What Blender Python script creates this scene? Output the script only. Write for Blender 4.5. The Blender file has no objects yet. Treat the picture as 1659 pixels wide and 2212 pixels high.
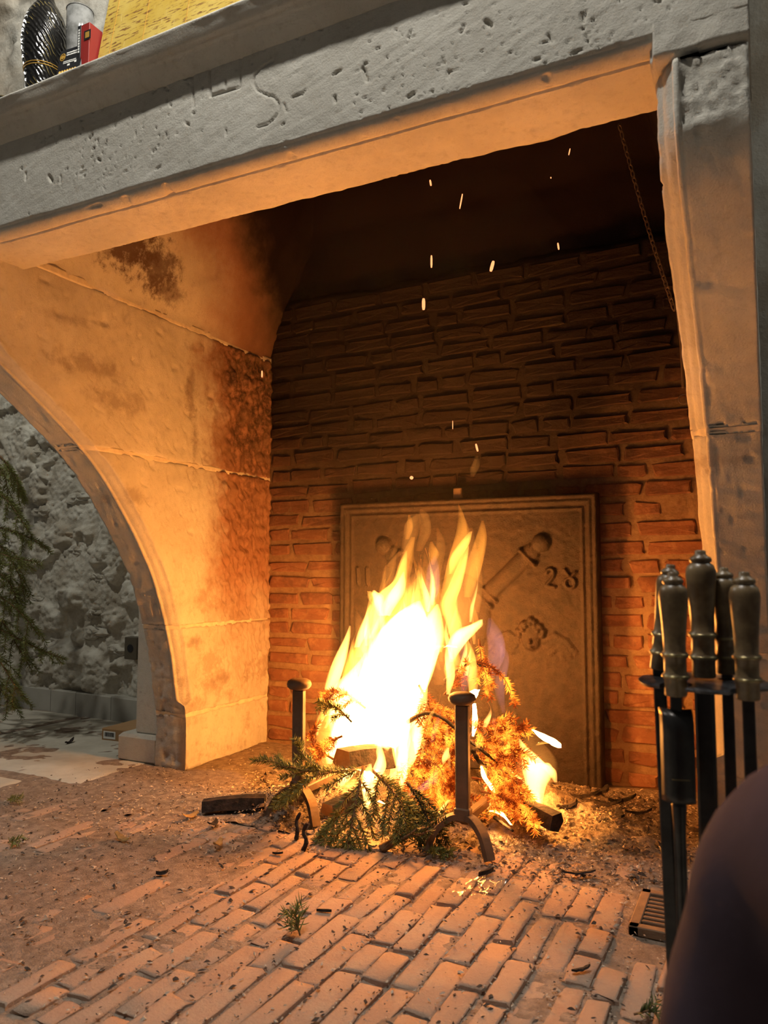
import bpy, math, random
import numpy as np
from mathutils import Vector, Matrix

# ------------------------------------------------------------------ camera, world, lights
S = bpy.context.scene
COL = S.collection
W_PX, H_PX, F_PX = 1659.0, 2212.0, 1656.0
YAW = math.atan(820 / 1656.0)
PIT = math.atan(127 / 1656.0)
CAM_H = 0.78
cd = bpy.data.cameras.new('camera')
cam = bpy.data.objects.new('camera', cd)
COL.objects.link(cam)
cam.location = (0, 0, CAM_H)
cam.rotation_euler = (math.pi / 2 + PIT, 0, YAW)
cd.sensor_fit = 'HORIZONTAL'
cd.sensor_width = 36.0
cd.lens = 36.0 * F_PX / W_PX
cd.clip_start = 0.02
cd.dof.use_dof = True
cd.dof.focus_distance = 2.5
cd.dof.aperture_fstop = (cd.lens / 1000) / 0.0040
S.camera = cam
S.view_settings.view_transform = 'Standard'
S.view_settings.look = 'None'
S.view_settings.gamma = 1
S.view_settings.exposure = 0.1
S.view_settings.use_curve_mapping = False

wd = bpy.data.worlds.new('room_air')
S.world = wd
wd.use_nodes = True
wd.node_tree.nodes['Background'].inputs[0].default_value = (0.95, 0.93, 0.86, 1)
wd.node_tree.nodes['Background'].inputs[1].default_value = 0.05


def lamp(name, loc, watts, color, radius):
    l = bpy.data.lights.new(name, 'POINT')
    l.energy = watts
    l.color = color
    l.shadow_soft_size = radius
    o = bpy.data.objects.new(name, l)
    COL.objects.link(o)
    o.location = loc
    return o


# ceiling lamps of the room, all at ceiling height and outside the picture; each is known by what it does in the photograph:
# the mantel shelf's shadow on the lintel, the sharp end of the pale light on the bricks, the top-lit rubble wall, the lit wall strip
lamp('ceiling_lamp_front_offscreen', (-0.75, 0.62, 3.35), 112, (1.0, 0.97, 0.89), 0.05)
lamp('ceiling_lamp_mantel_offscreen', (-0.60, 1.10, 3.35), 75, (1.0, 0.97, 0.89), 0.05)
lamp('ceiling_lamp_left_offscreen', (-3.5, 1.5, 3.35), 92, (1.0, 0.97, 0.86), 0.06)
lamp('ceiling_lamp_right_offscreen', (1.7, 2.1, 3.35), 45, (1.0, 0.97, 0.86), 0.06)

# ------------------------------------------------------------------ helpers
rng = np.random.default_rng(11)
random.seed(5)
cF = np.array([-math.sin(YAW) * math.cos(PIT), math.cos(YAW) * math.cos(PIT), math.sin(PIT)])
cR = np.array([math.cos(YAW), math.sin(YAW), 0.0])
cU = np.cross(cR, cF)
cC = np.array([0, 0, CAM_H])


def ray(x, y):
    return cF + cR * (x - 829.5) / F_PX - cU * (y - 1106.0) / F_PX


def at_y(x, y, Y):
    r = ray(x, y)
    return cC + r * (Y / r[1])


def at_z(x, y, Z=0.0):
    r = ray(x, y)
    return cC + r * ((Z - CAM_H) / r[2])


def project(p):
    d = np.asarray(p, float) - cC
    w = d @ cF
    return 829.5 + F_PX * (d @ cR) / w, 1106.0 - F_PX * (d @ cU) / w, w


_perm = np.random.default_rng(3).permutation(4096)
_val = np.random.default_rng(4).random(4096) * 2 - 1


def vnoise(x, y, seed=0):
    x = np.asarray(x, float) + seed * 17.31
    y = np.asarray(y, float) + seed * 9.73
    xi = np.floor(x).astype(int)
    yi = np.floor(y).astype(int)
    u = x - xi
    v = y - yi
    u = u * u * (3 - 2 * u)
    v = v * v * (3 - 2 * v)

    def h(a, b):
        return _val[(_perm[a & 4095] + b * 57) & 4095]
    return (h(xi, yi) * (1 - u) + h(xi + 1, yi) * u) * (1 - v) + (h(xi, yi + 1) * (1 - u) + h(xi + 1, yi + 1) * u) * v


def fbm(x, y, octv=4, seed=0, gain=0.5):
    s = 0
    a = 1.0
    f = 1.0
    for i in range(octv):
        s = s + a * vnoise(np.asarray(x) * f, np.asarray(y) * f, seed + i * 3)
        a *= gain
        f *= 2.03
    return s


def sst(a, b, x):
    t = np.clip((np.asarray(x, float) - a) / (b - a), 0, 1)
    return t * t * (3 - 2 * t)


def tag(o, label=None, cat=None, group=None, kind=None):
    if label: o['label'] = label
    if cat: o['category'] = cat
    if group: o['group'] = group
    if kind: o['kind'] = kind
    return o


def link(name, me, mat=None, parent=None, smooth=False):
    if mat is not None:
        me.materials.append(mat)
    if smooth:
        me.polygons.foreach_set('use_smooth', [True] * len(me.polygons))
    o = bpy.data.objects.new(name, me)
    COL.objects.link(o)
    if parent is not None:
        o.parent = parent
        o.matrix_parent_inverse = parent.matrix_basis.inverted()
    return o


def mesh(name, v, f, mat=None, parent=None, smooth=False):
    me = bpy.data.meshes.new(name)
    me.from_pydata([tuple(map(float, q)) for q in v], [], [tuple(map(int, q)) for q in f])
    me.update()
    return link(name, me, mat, parent, smooth)


def empty(name, loc=(0, 0, 0), rz=0.0):
    o = bpy.data.objects.new(name, None)
    COL.objects.link(o)
    o.location = loc
    o.rotation_euler = (0, 0, rz)
    o.empty_display_size = 0.05
    bpy.context.view_layer.update()
    return o


class MB:
    def __init__(s):
        s.v = []
        s.f = []

    def add(s, v, f):
        n = len(s.v)
        s.v.extend([tuple(map(float, q)) for q in v])
        s.f.extend([tuple(int(i) + n for i in q) for q in f])
        return s

    def box(s, a, b, bev=0.0, M=None):
        (x0, y0, z0), (x1, y1, z1) = a, b
        if bev <= 0:
            v = [(x0, y0, z0), (x1, y0, z0), (x1, y1, z0), (x0, y1, z0), (x0, y0, z1), (x1, y0, z1), (x1, y1, z1), (x0, y1, z1)]
            f = [(0, 3, 2, 1), (4, 5, 6, 7), (0, 1, 5, 4), (1, 2, 6, 5), (2, 3, 7, 6), (3, 0, 4, 7)]
        else:
            e = min(bev, (x1 - x0) * .49, (y1 - y0) * .49, (z1 - z0) * .49)
            v = []
            for (zz, ins) in ((z0, e), (z0 + e, 0), (z1 - e, 0), (z1, e)):
                X0, X1, Y0, Y1 = x0 + ins, x1 - ins, y0 + ins, y1 - ins
                c = e
                v += [(X0 + c, Y0, zz), (X1 - c, Y0, zz), (X1, Y0 + c, zz), (X1, Y1 - c, zz), (X1 - c, Y1, zz), (X0 + c, Y1, zz), (X0, Y1 - c, zz), (X0, Y0 + c, zz)]
            f = [tuple(range(7, -1, -1)), tuple(range(24, 32))]
            for k in range(3):
                for i in range(8):
                    j = (i + 1) % 8
                    f.append((k * 8 + i, k * 8 + j, k * 8 + 8 + j, k * 8 + 8 + i))
        if M is not None:
            v = [tuple(M @ Vector(q)) for q in v]
        return s.add(v, f)

    def lathe(s, prof, c=(0, 0, 0), n=20, M=None):
        v = []
        f = []
        for (r, z) in prof:
            for i in range(n):
                a = 2 * math.pi * i / n
                v.append((c[0] + r * math.cos(a), c[1] + r * math.sin(a), c[2] + z))
        for k in range(len(prof) - 1):
            for i in range(n):
                j = (i + 1) % n
                f.append((k * n + i, k * n + j, k * n + n + j, k * n + n + i))
        f.append(tuple(range(n - 1, -1, -1)))
        f.append(tuple(range((len(prof) - 1) * n, len(prof) * n)))
        if M is not None:
            v = [tuple(M @ Vector(q)) for q in v]
        return s.add(v, f)

    def tube(s, pts, rad, n=8, flat=1.0, up=None):
        pts = [np.array(p, float) for p in pts]
        if not hasattr(rad, '__len__'):
            rad = [rad] * len(pts)
        v = []
        f = []
        prev = None
        for i, p in enumerate(pts):
            t = pts[min(i + 1, len(pts) - 1)] - pts[max(i - 1, 0)]
            t = t / (np.linalg.norm(t) + 1e-9)
            if prev is None:
                ref = np.array(up, float) if up is not None else (np.array([0, 0, 1.0]) if abs(t[2]) < .9 else np.array([1.0, 0, 0]))
            else:
                ref = prev
            a = ref - t * (ref @ t)
            a = a / (np.linalg.norm(a) + 1e-9)
            b = np.cross(t, a)
            prev = a
            for k in range(n):
                th = 2 * math.pi * (k + .5) / n
                v.append(p + rad[i] * (math.cos(th) * a * flat + math.sin(th) * b))
        for i in range(len(pts) - 1):
            for k in range(n):
                j = (k + 1) % n
                f.append((i * n + k, i * n + j, i * n + n + j, i * n + n + k))
        f.append(tuple(range(n - 1, -1, -1)))
        f.append(tuple(range((len(pts) - 1) * n, len(pts) * n)))
        return s.add(v, f)

    def build(s, name, mat, parent=None, smooth=False):
        return mesh(name, s.v, s.f, mat, parent, smooth)


def grid(name, P, mat=None, parent=None, smooth=True, flip=False):
    """P: array (rows, cols, 3)"""
    r, c, _ = P.shape
    me = bpy.data.meshes.new(name)
    nf = (r - 1) * (c - 1)
    idx = np.arange(r * c).reshape(r, c)
    q = np.stack([idx[:-1, :-1], idx[:-1, 1:], idx[1:, 1:], idx[1:, :-1]], -1).reshape(-1, 4)
    if flip:
        q = q[:, ::-1]
    me.vertices.add(r * c)
    me.vertices.foreach_set('co', P.reshape(-1).astype(np.float32))
    me.loops.add(nf * 4)
    me.loops.foreach_set('vertex_index', q.reshape(-1).astype(np.int32))
    me.polygons.add(nf)
    me.polygons.foreach_set('loop_start', (np.arange(nf) * 4).astype(np.int32))
    me.update(calc_edges=True)
    return link(name, me, mat, parent, smooth)


def catmull(pts, n):
    pts = np.array(pts, float)
    P = np.vstack([2 * pts[0] - pts[1], pts, 2 * pts[-1] - pts[-2]])
    m = len(pts) - 1
    out = []
    for t in np.linspace(0, m - 1e-6, n):
        i = int(t)
        u = t - i
        a, b, c, d = P[i], P[i + 1], P[i + 2], P[i + 3]
        out.append(.5 * ((2 * b) + (c - a) * u + (2 * a - 5 * b + 4 * c - d) * u * u + (3 * b - a - 3 * c + d) * u ** 3))
    return np.array(out)


def copy_tree(o, parent=None):
    c = o.copy()
    COL.objects.link(c)
    if parent is not None:
        c.parent = parent
    for ch in list(o.children):
        copy_tree(ch, c)
    return c


# ------------------------------------------------------------------ materials
class NT:
    def __init__(s, name):
        s.m = bpy.data.materials.new(name)
        s.m.use_nodes = True
        s.t = s.m.node_tree
        s.t.nodes.clear()
        s.out = s.t.nodes.new('ShaderNodeOutputMaterial')

    def n(s, typ, ins=None, **kw):
        o = s.t.nodes.new(typ)
        for k, v in kw.items():
            setattr(o, k, v)
        for k, v in (ins or {}).items():
            s.put(o.inputs[k], v)
        return o

    def put(s, sock, v):
        if isinstance(v, bpy.types.NodeSocket):
            s.t.links.new(v, sock)
        elif isinstance(v, (tuple, list)) and len(v) == 3 and sock.type == 'RGBA':
            sock.default_value = (*v, 1)
        else:
            sock.default_value = v

    def math(s, op, a, b=0.0, c=0.0, clamp=False):
        o = s.n('ShaderNodeMath', operation=op, use_clamp=clamp)
        s.put(o.inputs[0], a)
        s.put(o.inputs[1], b)
        s.put(o.inputs[2], c)
        return o.outputs[0]

    def sst(s, a, b, x):
        o = s.n('ShaderNodeMapRange', interpolation_type='SMOOTHSTEP')
        s.put(o.inputs['Value'], x)
        s.put(o.inputs['From Min'], a)
        s.put(o.inputs['From Max'], b)
        return o.outputs[0]

    def mix(s, fac, a, b, mode='MIX'):
        o = s.n('ShaderNodeMix', data_type='RGBA', blend_type=mode)
        s.put(o.inputs[0], fac)
        s.put(o.inputs[6], a)
        s.put(o.inputs[7], b)
        return o.outputs[2]

    def noise(s, vec, scale, detail=4, rough=.55, dist=0.0):
        o = s.n('ShaderNodeTexNoise', {'Scale': scale, 'Detail': detail, 'Roughness': rough, 'Distortion': dist})
        if vec is not None:
            s.t.links.new(vec, o.inputs['Vector'])
        return o.outputs[0]

    def pos(s):
        return s.n('ShaderNodeNewGeometry').outputs['Position']

    def objc(s):
        return s.n('ShaderNodeTexCoord').outputs['Object']

    def xyz(s, vec):
        o = s.n('ShaderNodeSeparateXYZ', {0: vec})
        return o.outputs[0], o.outputs[1], o.outputs[2]

    def stretch(s, vec, sc):
        return s.n('ShaderNodeVectorMath', {0: vec, 1: sc}, operation='MULTIPLY').outputs[0]

    def rand(s):
        return s.n('ShaderNodeObjectInfo').outputs['Random']

    def bump(s, h, strength=.5, dist=.01):
        return s.n('ShaderNodeBump', {'Height': h, 'Strength': strength, 'Distance': dist}).outputs[0]

    def finish(s, color, rough=.85, metal=0.0, normal=None, spec=.3, emit=None, estr=0.0):
        b = s.n('ShaderNodeBsdfPrincipled')
        s.put(b.inputs['Base Color'], color)
        s.put(b.inputs['Roughness'], rough)
        s.put(b.inputs['Metallic'], metal)
        s.put(b.inputs['Specular IOR Level'], spec)
        if normal is not None:
            s.put(b.inputs['Normal'], normal)
        if emit is not None:
            s.put(b.inputs['Emission Color'], emit)
            s.put(b.inputs['Emission Strength'], estr)
        s.t.links.new(b.outputs[0], s.out.inputs[0])
        return s.m


def plain(name, c1, c2=None, scale=20, rough=.7, metal=0.0, bs=60, bstr=.25, bd=.004, spec=.3, world=False):
    t = NT(name)
    vec = t.pos() if world else t.objc()
    c = c1
    if c2 is not None:
        c = t.mix(t.sst(.35, .65, t.noise(vec, scale, 5, .6)), c1, c2)
    nm = t.bump(t.noise(vec, bs, 5, .6), bstr, bd) if bstr > 0 else None
    return t.finish(c, rough, metal, nm, spec)


def stone_mat(name, kind):
    t = NT(name)
    p = t.pos()
    x, y, z = t.xyz(p)
    n1 = t.noise(p, 5, 6, .6)
    n2 = t.noise(p, 45, 5, .65)
    c = t.mix(t.sst(.35, .7, n1), (.56, .525, .455), (.66, .625, .55))
    c = t.mix(t.math('MULTIPLY', t.sst(.50, .72, n2), .4), c, (.42, .38, .31))
    c = t.mix(t.math('MULTIPLY', t.sst(.60, .70, t.noise(p, 210, 3, .7)), .35), c, (.30, .27, .22))
    c = t.mix(t.math('MULTIPLY', t.sst(.66, .72, t.noise(p, 13, 6, .7)), .35), c, (.30, .25, .20))
    h = t.noise(p, 190, 5, .7)
    if kind == 'inner':
        # soot and rust red heat stain towards the back corner of the hearth
        w = t.math('SUBTRACT', t.noise(p, 3.2, 6, .65), .5)
        w2 = t.math('SUBTRACT', t.noise(p, 16, 5, .7), .5)
        yy = t.math('ADD', y, t.math('ADD', t.math('MULTIPLY', w, .55), t.math('MULTIPLY', w2, .18)))
        zz = t.math('ADD', z, t.math('MULTIPLY', w, .7))
        red = t.math('MULTIPLY', t.sst(2.42, 2.68, yy), t.sst(.15, .9, zz))
        c = t.mix(t.math('MULTIPLY', red, .88), c, (.31, .125, .055))
        so = t.math('MULTIPLY', t.sst(2.50, 2.80, yy), t.math('MULTIPLY', t.sst(.65, 1.6, zz), t.sst(.35, .6, t.noise(p, 30, 5, .7))))
        c = t.mix(t.math('MULTIPLY', so, .9), c, (.045, .03, .022))
        c = t.mix(t.math('MULTIPLY', t.math('MULTIPLY', t.sst(2.30, 2.5, yy), t.sst(.48, .62, t.noise(p, 9, 6, .7))), .45), c, (.26, .15, .085))
        # brown scorch smudges on the middle of the cheek
        for (cy, cz, ry, rz, am) in ((1.86, 1.48, .20, .045, .5), (2.02, 1.38, .16, .06, .42), (2.1, 1.05, .10, .035, .4), (2.39, 1.50, .035, .14, .6), (2.42, 1.30, .022, .12, .5), (1.75, 1.62, .12, .03, .3), (2.44, .50, .06, .03, .5), (2.6, .33, .10, .05, .3)):
            dy = t.math('DIVIDE', t.math('SUBTRACT', y, cy), ry)
            dz = t.math('DIVIDE', t.math('SUBTRACT', z, cz), rz)
            d = t.math('SQRT', t.math('ADD', t.math('MULTIPLY', dy, dy), t.math('MULTIPLY', dz, dz)))
            d = t.math('ADD', d, t.math('MULTIPLY', w2, 3.2))
            c = t.mix(t.math('MULTIPLY', t.sst(1.1, .1, d), am), c, (.17, .10, .06))
    if kind == 'hood':
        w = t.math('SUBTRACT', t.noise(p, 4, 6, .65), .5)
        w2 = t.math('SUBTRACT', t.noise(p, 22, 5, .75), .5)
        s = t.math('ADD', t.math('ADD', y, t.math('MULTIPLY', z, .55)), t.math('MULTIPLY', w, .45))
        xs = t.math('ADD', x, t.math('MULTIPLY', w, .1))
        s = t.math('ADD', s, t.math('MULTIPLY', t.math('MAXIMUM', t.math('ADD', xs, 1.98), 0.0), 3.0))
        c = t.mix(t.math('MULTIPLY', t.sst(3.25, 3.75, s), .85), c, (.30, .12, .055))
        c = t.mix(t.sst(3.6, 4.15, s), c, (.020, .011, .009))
        for (cy, cz, ry, rz, am) in ((1.98, 1.95, .14, .11, .95), (2.13, 1.92, .12, .10, .85), (2.22, 1.86, .10, .06, .6)):
            dy = t.math('DIVIDE', t.math('SUBTRACT', y, cy), ry)
            dz = t.math('DIVIDE', t.math('SUBTRACT', z, cz), rz)
            d = t.math('SQRT', t.math('ADD', t.math('MULTIPLY', dy, dy), t.math('MULTIPLY', dz, dz)))
            d = t.math('ADD', d, t.math('MULTIPLY', w2, 3.0))
            c = t.mix(t.math('MULTIPLY', t.sst(1.2, .35, d), am), c, (.10, .06, .045))
    return t.finish(c, .9, 0, t.bump(h, .42, .006), .2)


def brick_wall_mat(name, ca, cb, mort):
    t = NT(name)
    p = t.pos()
    x, y, z = t.xyz(p)
    w = t.math('SUBTRACT', t.noise(p, 3.5, 6, .65), .5)
    if mort:
        c = t.mix(t.sst(.4, .65, t.noise(p, 30, 5, .7)), ca, cb)
    else:
        r = t.rand()
        c = t.mix(r, ca, cb)
        c = t.mix(t.math('MULTIPLY', t.sst(.45, .7, t.noise(p, 26, 5, .65)), .55), c, (.42, .22, .12))
        c = t.mix(t.math('MULTIPLY', t.sst(.55, .62, t.noise(p, 11, 5, .65)), .35), c, (.10, .05, .04))
    # soot left by many fires: a plume that widens upwards
    dx = t.math('ADD', t.math('DIVIDE', t.math('MAXIMUM', t.math('ADD', x, 1.15), 0.0), .66), t.math('DIVIDE', t.math('MINIMUM', t.math('ADD', x, 1.15), 0.0), .80))
    zt = t.math('ADD', .30, t.math('MULTIPLY', t.math('MULTIPLY', dx, dx), .30))
    zt = t.math('ADD', zt, t.math('MULTIPLY', w, .5))
    so = t.sst(0.0, .95, t.math('SUBTRACT', z, zt))
    c = t.mix(t.math('MULTIPLY', so, .975), c, (.020, .012, .009))
    h = t.noise(p, 90, 6, .7)
    return t.finish(c, .88, 0, t.bump(h, .6, .006), .25)


def floor_brick_mat():
    t = NT('hearth_brick')
    p = t.pos()
    r = t.rand()
    x, y, z = t.xyz(p)
    c = t.mix(r, (.47, .315, .23), (.52, .365, .27))
    c = t.mix(t.math('MULTIPLY', t.sst(.45, .7, t.noise(p, 9, 6, .65)), .6), c, (.52, .42, .33))
    c = t.mix(t.math('MULTIPLY', t.sst(.5, .75, t.noise(p, 60, 5, .7)), .3), c, (.34, .22, .16))
    return t.finish(c, .85, 0, t.bump(t.noise(p, 130, 6, .75), .9, .006), .3)


def flame_mat(name, col, strength):
    t = NT(name)
    e = t.n('ShaderNodeEmission')
    e.inputs[0].default_value = (*col, 1)
    e.inputs[1].default_value = strength
    t.t.links.new(e.outputs[0], t.out.inputs['Volume'])
    return t.m


M = {}
M['stone'] = stone_mat('limestone', 'plain')
M['inner'] = stone_mat('limestone_scorched', 'inner')
M['hood'] = stone_mat('limestone_sooted', 'hood')
M['joint'] = plain('lime_mortar', (.74, .66, .52), (.62, .55, .44), 30, .9, world=True)
M['brick'] = brick_wall_mat('fire_brick', (.20, .085, .05), (.28, .125, .07), False)
M['mortar'] = brick_wall_mat('fire_mortar', (.34, .22, .125), (.26, .155, .088), True)
M['hbrick'] = floor_brick_mat()
M['sand'] = plain('joint_sand', (.39, .30, .23), (.25, .19, .145), 35, .95, 0, 180, .8, .01, .1, True)
M['flag'] = plain('pale_flagstone', (.60, .56, .47), (.48, .44, .36), 6, .8, 0, 90, .3, .004, .3, True)
M['rubble'] = plain('rubble_plaster', (.60, .575, .50), (.40, .36, .29), 9, .95, 0, 120, .5, .008, .1, True)
M['rstone'] = plain('rubble_stone', (.44, .36, .26), (.30, .235, .17), 18, .95, 0, 80, .6, .01, .1, True)
M['plaster'] = plain('wall_plaster', (.50, .48, .42), (.36, .31, .24), 4, .9, 0, 70, .4, .006, .15, True)
M['slab'] = plain('skirting_slab', (.44, .42, .37), (.40, .38, .33), 10, .6, 0, 90, .15, .002, .3, True)
M['fireback'] = plain('cast_iron_plate', (.044, .025, .015), (.027, .016, .010), 22, .7, .15, 210, .8, .003, .45, True)
M['iron'] = plain('wrought_iron', (.13, .085, .052), (.17, .11, .07), 20, .6, .2, 70, .3, .003, .4)
M['iron_dark'] = plain('dark_steel', (.03, .027, .026), (.05, .045, .042), 25, .32, .7, 60, .1, .001, .5)
M['plate_iron'] = plain('hammered_plate', (.10, .10, .11), (.035, .033, .036), 45, .3, .75, 60, .5, .004, .5)
M['handle'] = plain('aged_brass_wood', (.20, .135, .065), (.11, .066, .03), 40, .36, .0, 90, .08, .001, .5)
M['ring'] = plain('handle_ring', (.30, .24, .12), None, 10, .3, .8, 10, 0)
M['bark'] = plain('twig_bark', (.16, .09, .045), (.24, .15, .08), 60, .85)
M['char'] = plain('charred_wood', (.018, .014, .012), (.05, .035, .028), 40, .9, 0, 70, .8, .006)
M['wood'] = plain('split_wood', (.60, .37, .18), (.48, .27, .12), 25, .8)
M['ash'] = plain('wood_ash', (.37, .30, .235), (.20, .155, .12), 45, .97, 0, 120, .9, .012, .1, True)
M['chip_pale'] = plain('pale_chip', (.62, .52, .40), (.46, .36, .27), 50, .9)
M['chip_dark'] = plain('dark_chip', (.07, .05, .04), (.13, .09, .065), 50, .9)
M['leaf_dead'] = plain('dead_leaf', (.40, .26, .10), (.28, .17, .07), 50, .85)
M['card'] = plain('cardboard', (.42, .25, .12), (.38, .22, .10), 8, .85, 0, 60, .05, .001)
M['white'] = plain('white_paper', (.80, .79, .75), None, 1, .7, 0, 1, 0)
M['black'] = plain('black_print', (.02, .02, .022), None, 1, .45, 0, 1, 0)
M['gold'] = plain('gold_print', (.62, .36, .07), None, 1, .4, .3, 1, 0)
M['red'] = plain('red_card', (.30, .03, .026), (.22, .02, .02), 10, .35, 0, 1, 0)
M['trousers'] = plain('plum_cloth', (.045, .030, .040), (.037, .025, .034), 18, .95, 0, 300, .25, .002, .1)
M['outlet'] = plain('brown_plastic', (.10, .085, .06), None, 1, .5, 0, 1, 0)
M['smokeglass'] = plain('grey_plastic', (.16, .16, .15), (.30, .30, .29), 30, .2, 0, 1, 0)
M['film'] = plain('crumpled_film', (.85, .72, .50), None, 1, .25, 0, 40, .4, .004, .6)


def needle_mat(name, a, b):
    t = NT(name)
    p = t.pos()
    c = t.mix(t.sst(.3, .7, t.noise(p, 60, 3)), a, b)
    return t.finish(c, .55, 0, None, .4)


def ember_mat(name, lo, hi, smax):
    t = NT(name)
    p = t.pos()
    f = t.sst(.36, .66, t.noise(p, 20, 5, .65))
    e = t.mix(f, lo, hi)
    st = t.math('ADD', .12, t.math('MULTIPLY', t.math('POWER', f, 1.6), smax))
    return t.finish((.05, .015, .006), .8, 0, None, .2, e, st)


M['needle'] = needle_mat('spruce_needle', (.15, .175, .042), (.24, .25, .07))
M['needle_dark'] = needle_mat('spruce_needle_scorched', (.055, .08, .022), (.11, .13, .04))
M['ember'] = ember_mat('glowing_needle', (1.0, .075, .004), (1.0, .27, .02), 3.0)
M['coal'] = ember_mat('glowing_twig', (.9, .10, .01), (1.0, .3, .04), .5)
M['spark'] = NT('spark_glow').finish((.1, .02, .01), .8, 0, None, .1, (1.0, .38, .14), 1.5)
M['fl_core'] = flame_mat('flame_white', (1.0, .40, .085), 170)
M['fl_yel'] = flame_mat('flame_yellow', (1.0, .40, .06), 64)
M['fl_or'] = flame_mat('flame_orange', (1.0, .34, .04), 20)
M['fl_dim'] = flame_mat('flame_dim', (1.0, .36, .06), 5.5)
M['fl_pur'] = flame_mat('flame_violet', (.70, .38, .50), 5.0)

# ------------------------------------------------------------------ dimensions
XL, XR = -2.055, -0.150      # inner faces of the two jambs
T = 0.155                    # jamb thickness
YB = 2.946                   # brick back of the hearth
YF, ZE, ZS = 1.39, 1.747, 1.725   # lintel: front face, lower edge, soffit
YS = 1.60                    # back edge of the soffit
ZTOP = 1.985                 # top of the plain lintel face
PZ = np.array([0, .21, .28, .46, .61, .77, .93, 1.09, 1.19, 1.28, 1.37, 1.45, 1.53, 1.60, 1.68, 1.80])
PY = np.array([2.40, 2.40, 2.382, 2.347, 2.298, 2.232, 2.125, 1.995, 1.892, 1.765, 1.625, 1.50, 1.405, 1.39, 1.39, 1.39])


def yfront(z):
    z = np.asarray(z, float)
    o = np.interp(z, PZ, PY)
    for d in (-.045, -.022, .022, .045):
        o = o + np.interp(np.clip(z + d, 0, 1.8), PZ, PY)
    return o / 5


# ------------------------------------------------------------------ floor
fx = np.arange(-4.6, 1.6, .02)
fy = np.arange(-.8, 3.3, .02)
GX, GY = np.meshgrid(fx, fy)
GZ = -.0062 + .003 * fbm(GX * 6, GY * 6, 3, 1) + .003 * fbm(GX * 30, GY * 30, 2, 2)
GZ += .0058 * sst(-.9, -1.7, GX) + .004 * sst(1.8, 2.25, GY)
floor = grid('floor', np.dstack([GX, GY, GZ]), M['sand'])
tag(floor, 'hearth floor of worn bricks with sandy joints', None, None, 'structure')


def brick_mesh(L, Wd, Hh, seed, name):
    """worn brick with its top at z = 0: 3 x 5 rounded top and four sides"""
    r = np.random.default_rng(seed)
    xs = np.array([-.5, -.38, .38, .5]) * Wd
    ys = np.array([-.5, -.46, 0, .46, .5]) * L
    v = []
    for j, yy in enumerate(ys):
        for i, xx in enumerate(xs):
            edge = (i in (0, 3)) + (j in (0, 4))
            z = -.0018 * edge - (.002 if edge == 2 else 0) + r.uniform(-.0016, .0016)
            v.append((xx + r.uniform(-.0034, .0034) * (1 if edge else .3), yy + r.uniform(-.006, .006), z))
    f = []
    for j in range(4):
        for i in range(3):
            a = j * 4 + i
            f.append((a, a + 1, a + 5, a + 4))
    ring = [0, 1, 2, 3, 7, 11, 15, 19, 18, 17, 16, 12, 8, 4]
    n = len(v)
    for k in ring:
        v.append((v[k][0], v[k][1], -Hh))
    for k in range(len(ring)):
        k2 = (k + 1) % len(ring)
        f.append((ring[k2], ring[k], n + k, n + k2))
    me = bpy.data.meshes.new(name)
    me.from_pydata(v, [], f)
    me.update()
    me.materials.append(M['hbrick'])
    me.polygons.foreach_set('use_smooth', [True] * 12 + [False] * 14)
    return me


PITCH = .0575
cand = []
x = -2.42
k = 0
while x < .62:
    y = .985 + random.uniform(-.20, 0)
    y = max(y, .80)
    first = True
    while y < 2.38:
        L = random.choice([.215, .22, .225, .21, .17, .245, .12, .20])
        y0 = max(y, .985)
        L2 = y + L - y0
        if L2 > .05:
            cx, cy = x + random.uniform(-.003, .003), y0 + L2 / 2
            ok = True
            if cx < -2.17 and cy > 1.62 + (cx + 2.42) * .5:
                ok = False
            if cx < -2.0 and cy > 2.32:
                ok = False
            if -1.99 < cx < -1.83 and 1.86 < cy < 2.18:
                ok = False
            if -.31 < cx < -.02 and 1.70 < cy < 2.12:
                ok = False
            if ok:
                u, vv, w = project((cx, cy, 0))
                vis = -60 < u < 1720 and vv < 2330
                cand.append((w if vis else 50 + w, cx, cy, L2 - .007))
        y += L + random.uniform(0, .006)
    x += PITCH
    k += 1
cand.sort()
variants = {}
rest = MB()
for i, (w, cx, cy, L) in enumerate(cand):
    if w > 50:
        if cy < .6:
            continue
    Lq = round(L / .01) * .01
    Lq = max(Lq, .04)
    key = (Lq, random.randrange(6))
    if key not in variants:
        variants[key] = brick_mesh(Lq, PITCH - random.choice([.002, .004, .006, .009, .012]), .045, hash(key) % 9999, 'brick')
    dz = random.uniform(-.005, .004)
    rot = (random.uniform(-.018, .018), random.uniform(-.06, .06), random.uniform(-.03, .03))
    # thinner dust over the joints to the left: bricks sit lower there
    dz -= .004 * float(sst(-1.1, -1.9, cx)) + .004 * float(sst(1.9, 2.3, cy))
    if i < 298:
        o = bpy.data.objects.new('brick', variants[key])
        COL.objects.link(o)
        o.location = (cx, cy, dz)
        o.rotation_euler = rot
        o.parent = floor
    else:
        me = variants[key]
        Mx = Matrix.Translation((cx, cy, dz)) @ Matrix.Rotation(rot[2], 4, 'Z') @ Matrix.Rotation(rot[1], 4, 'Y')
        rest.add([tuple(Mx @ q.co) for q in me.vertices], [tuple(p.vertices) for p in me.polygons])
if rest.v:
    o = rest.build('brick_paving', M['hbrick'], floor)
    tag(o, kind='stuff')

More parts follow.
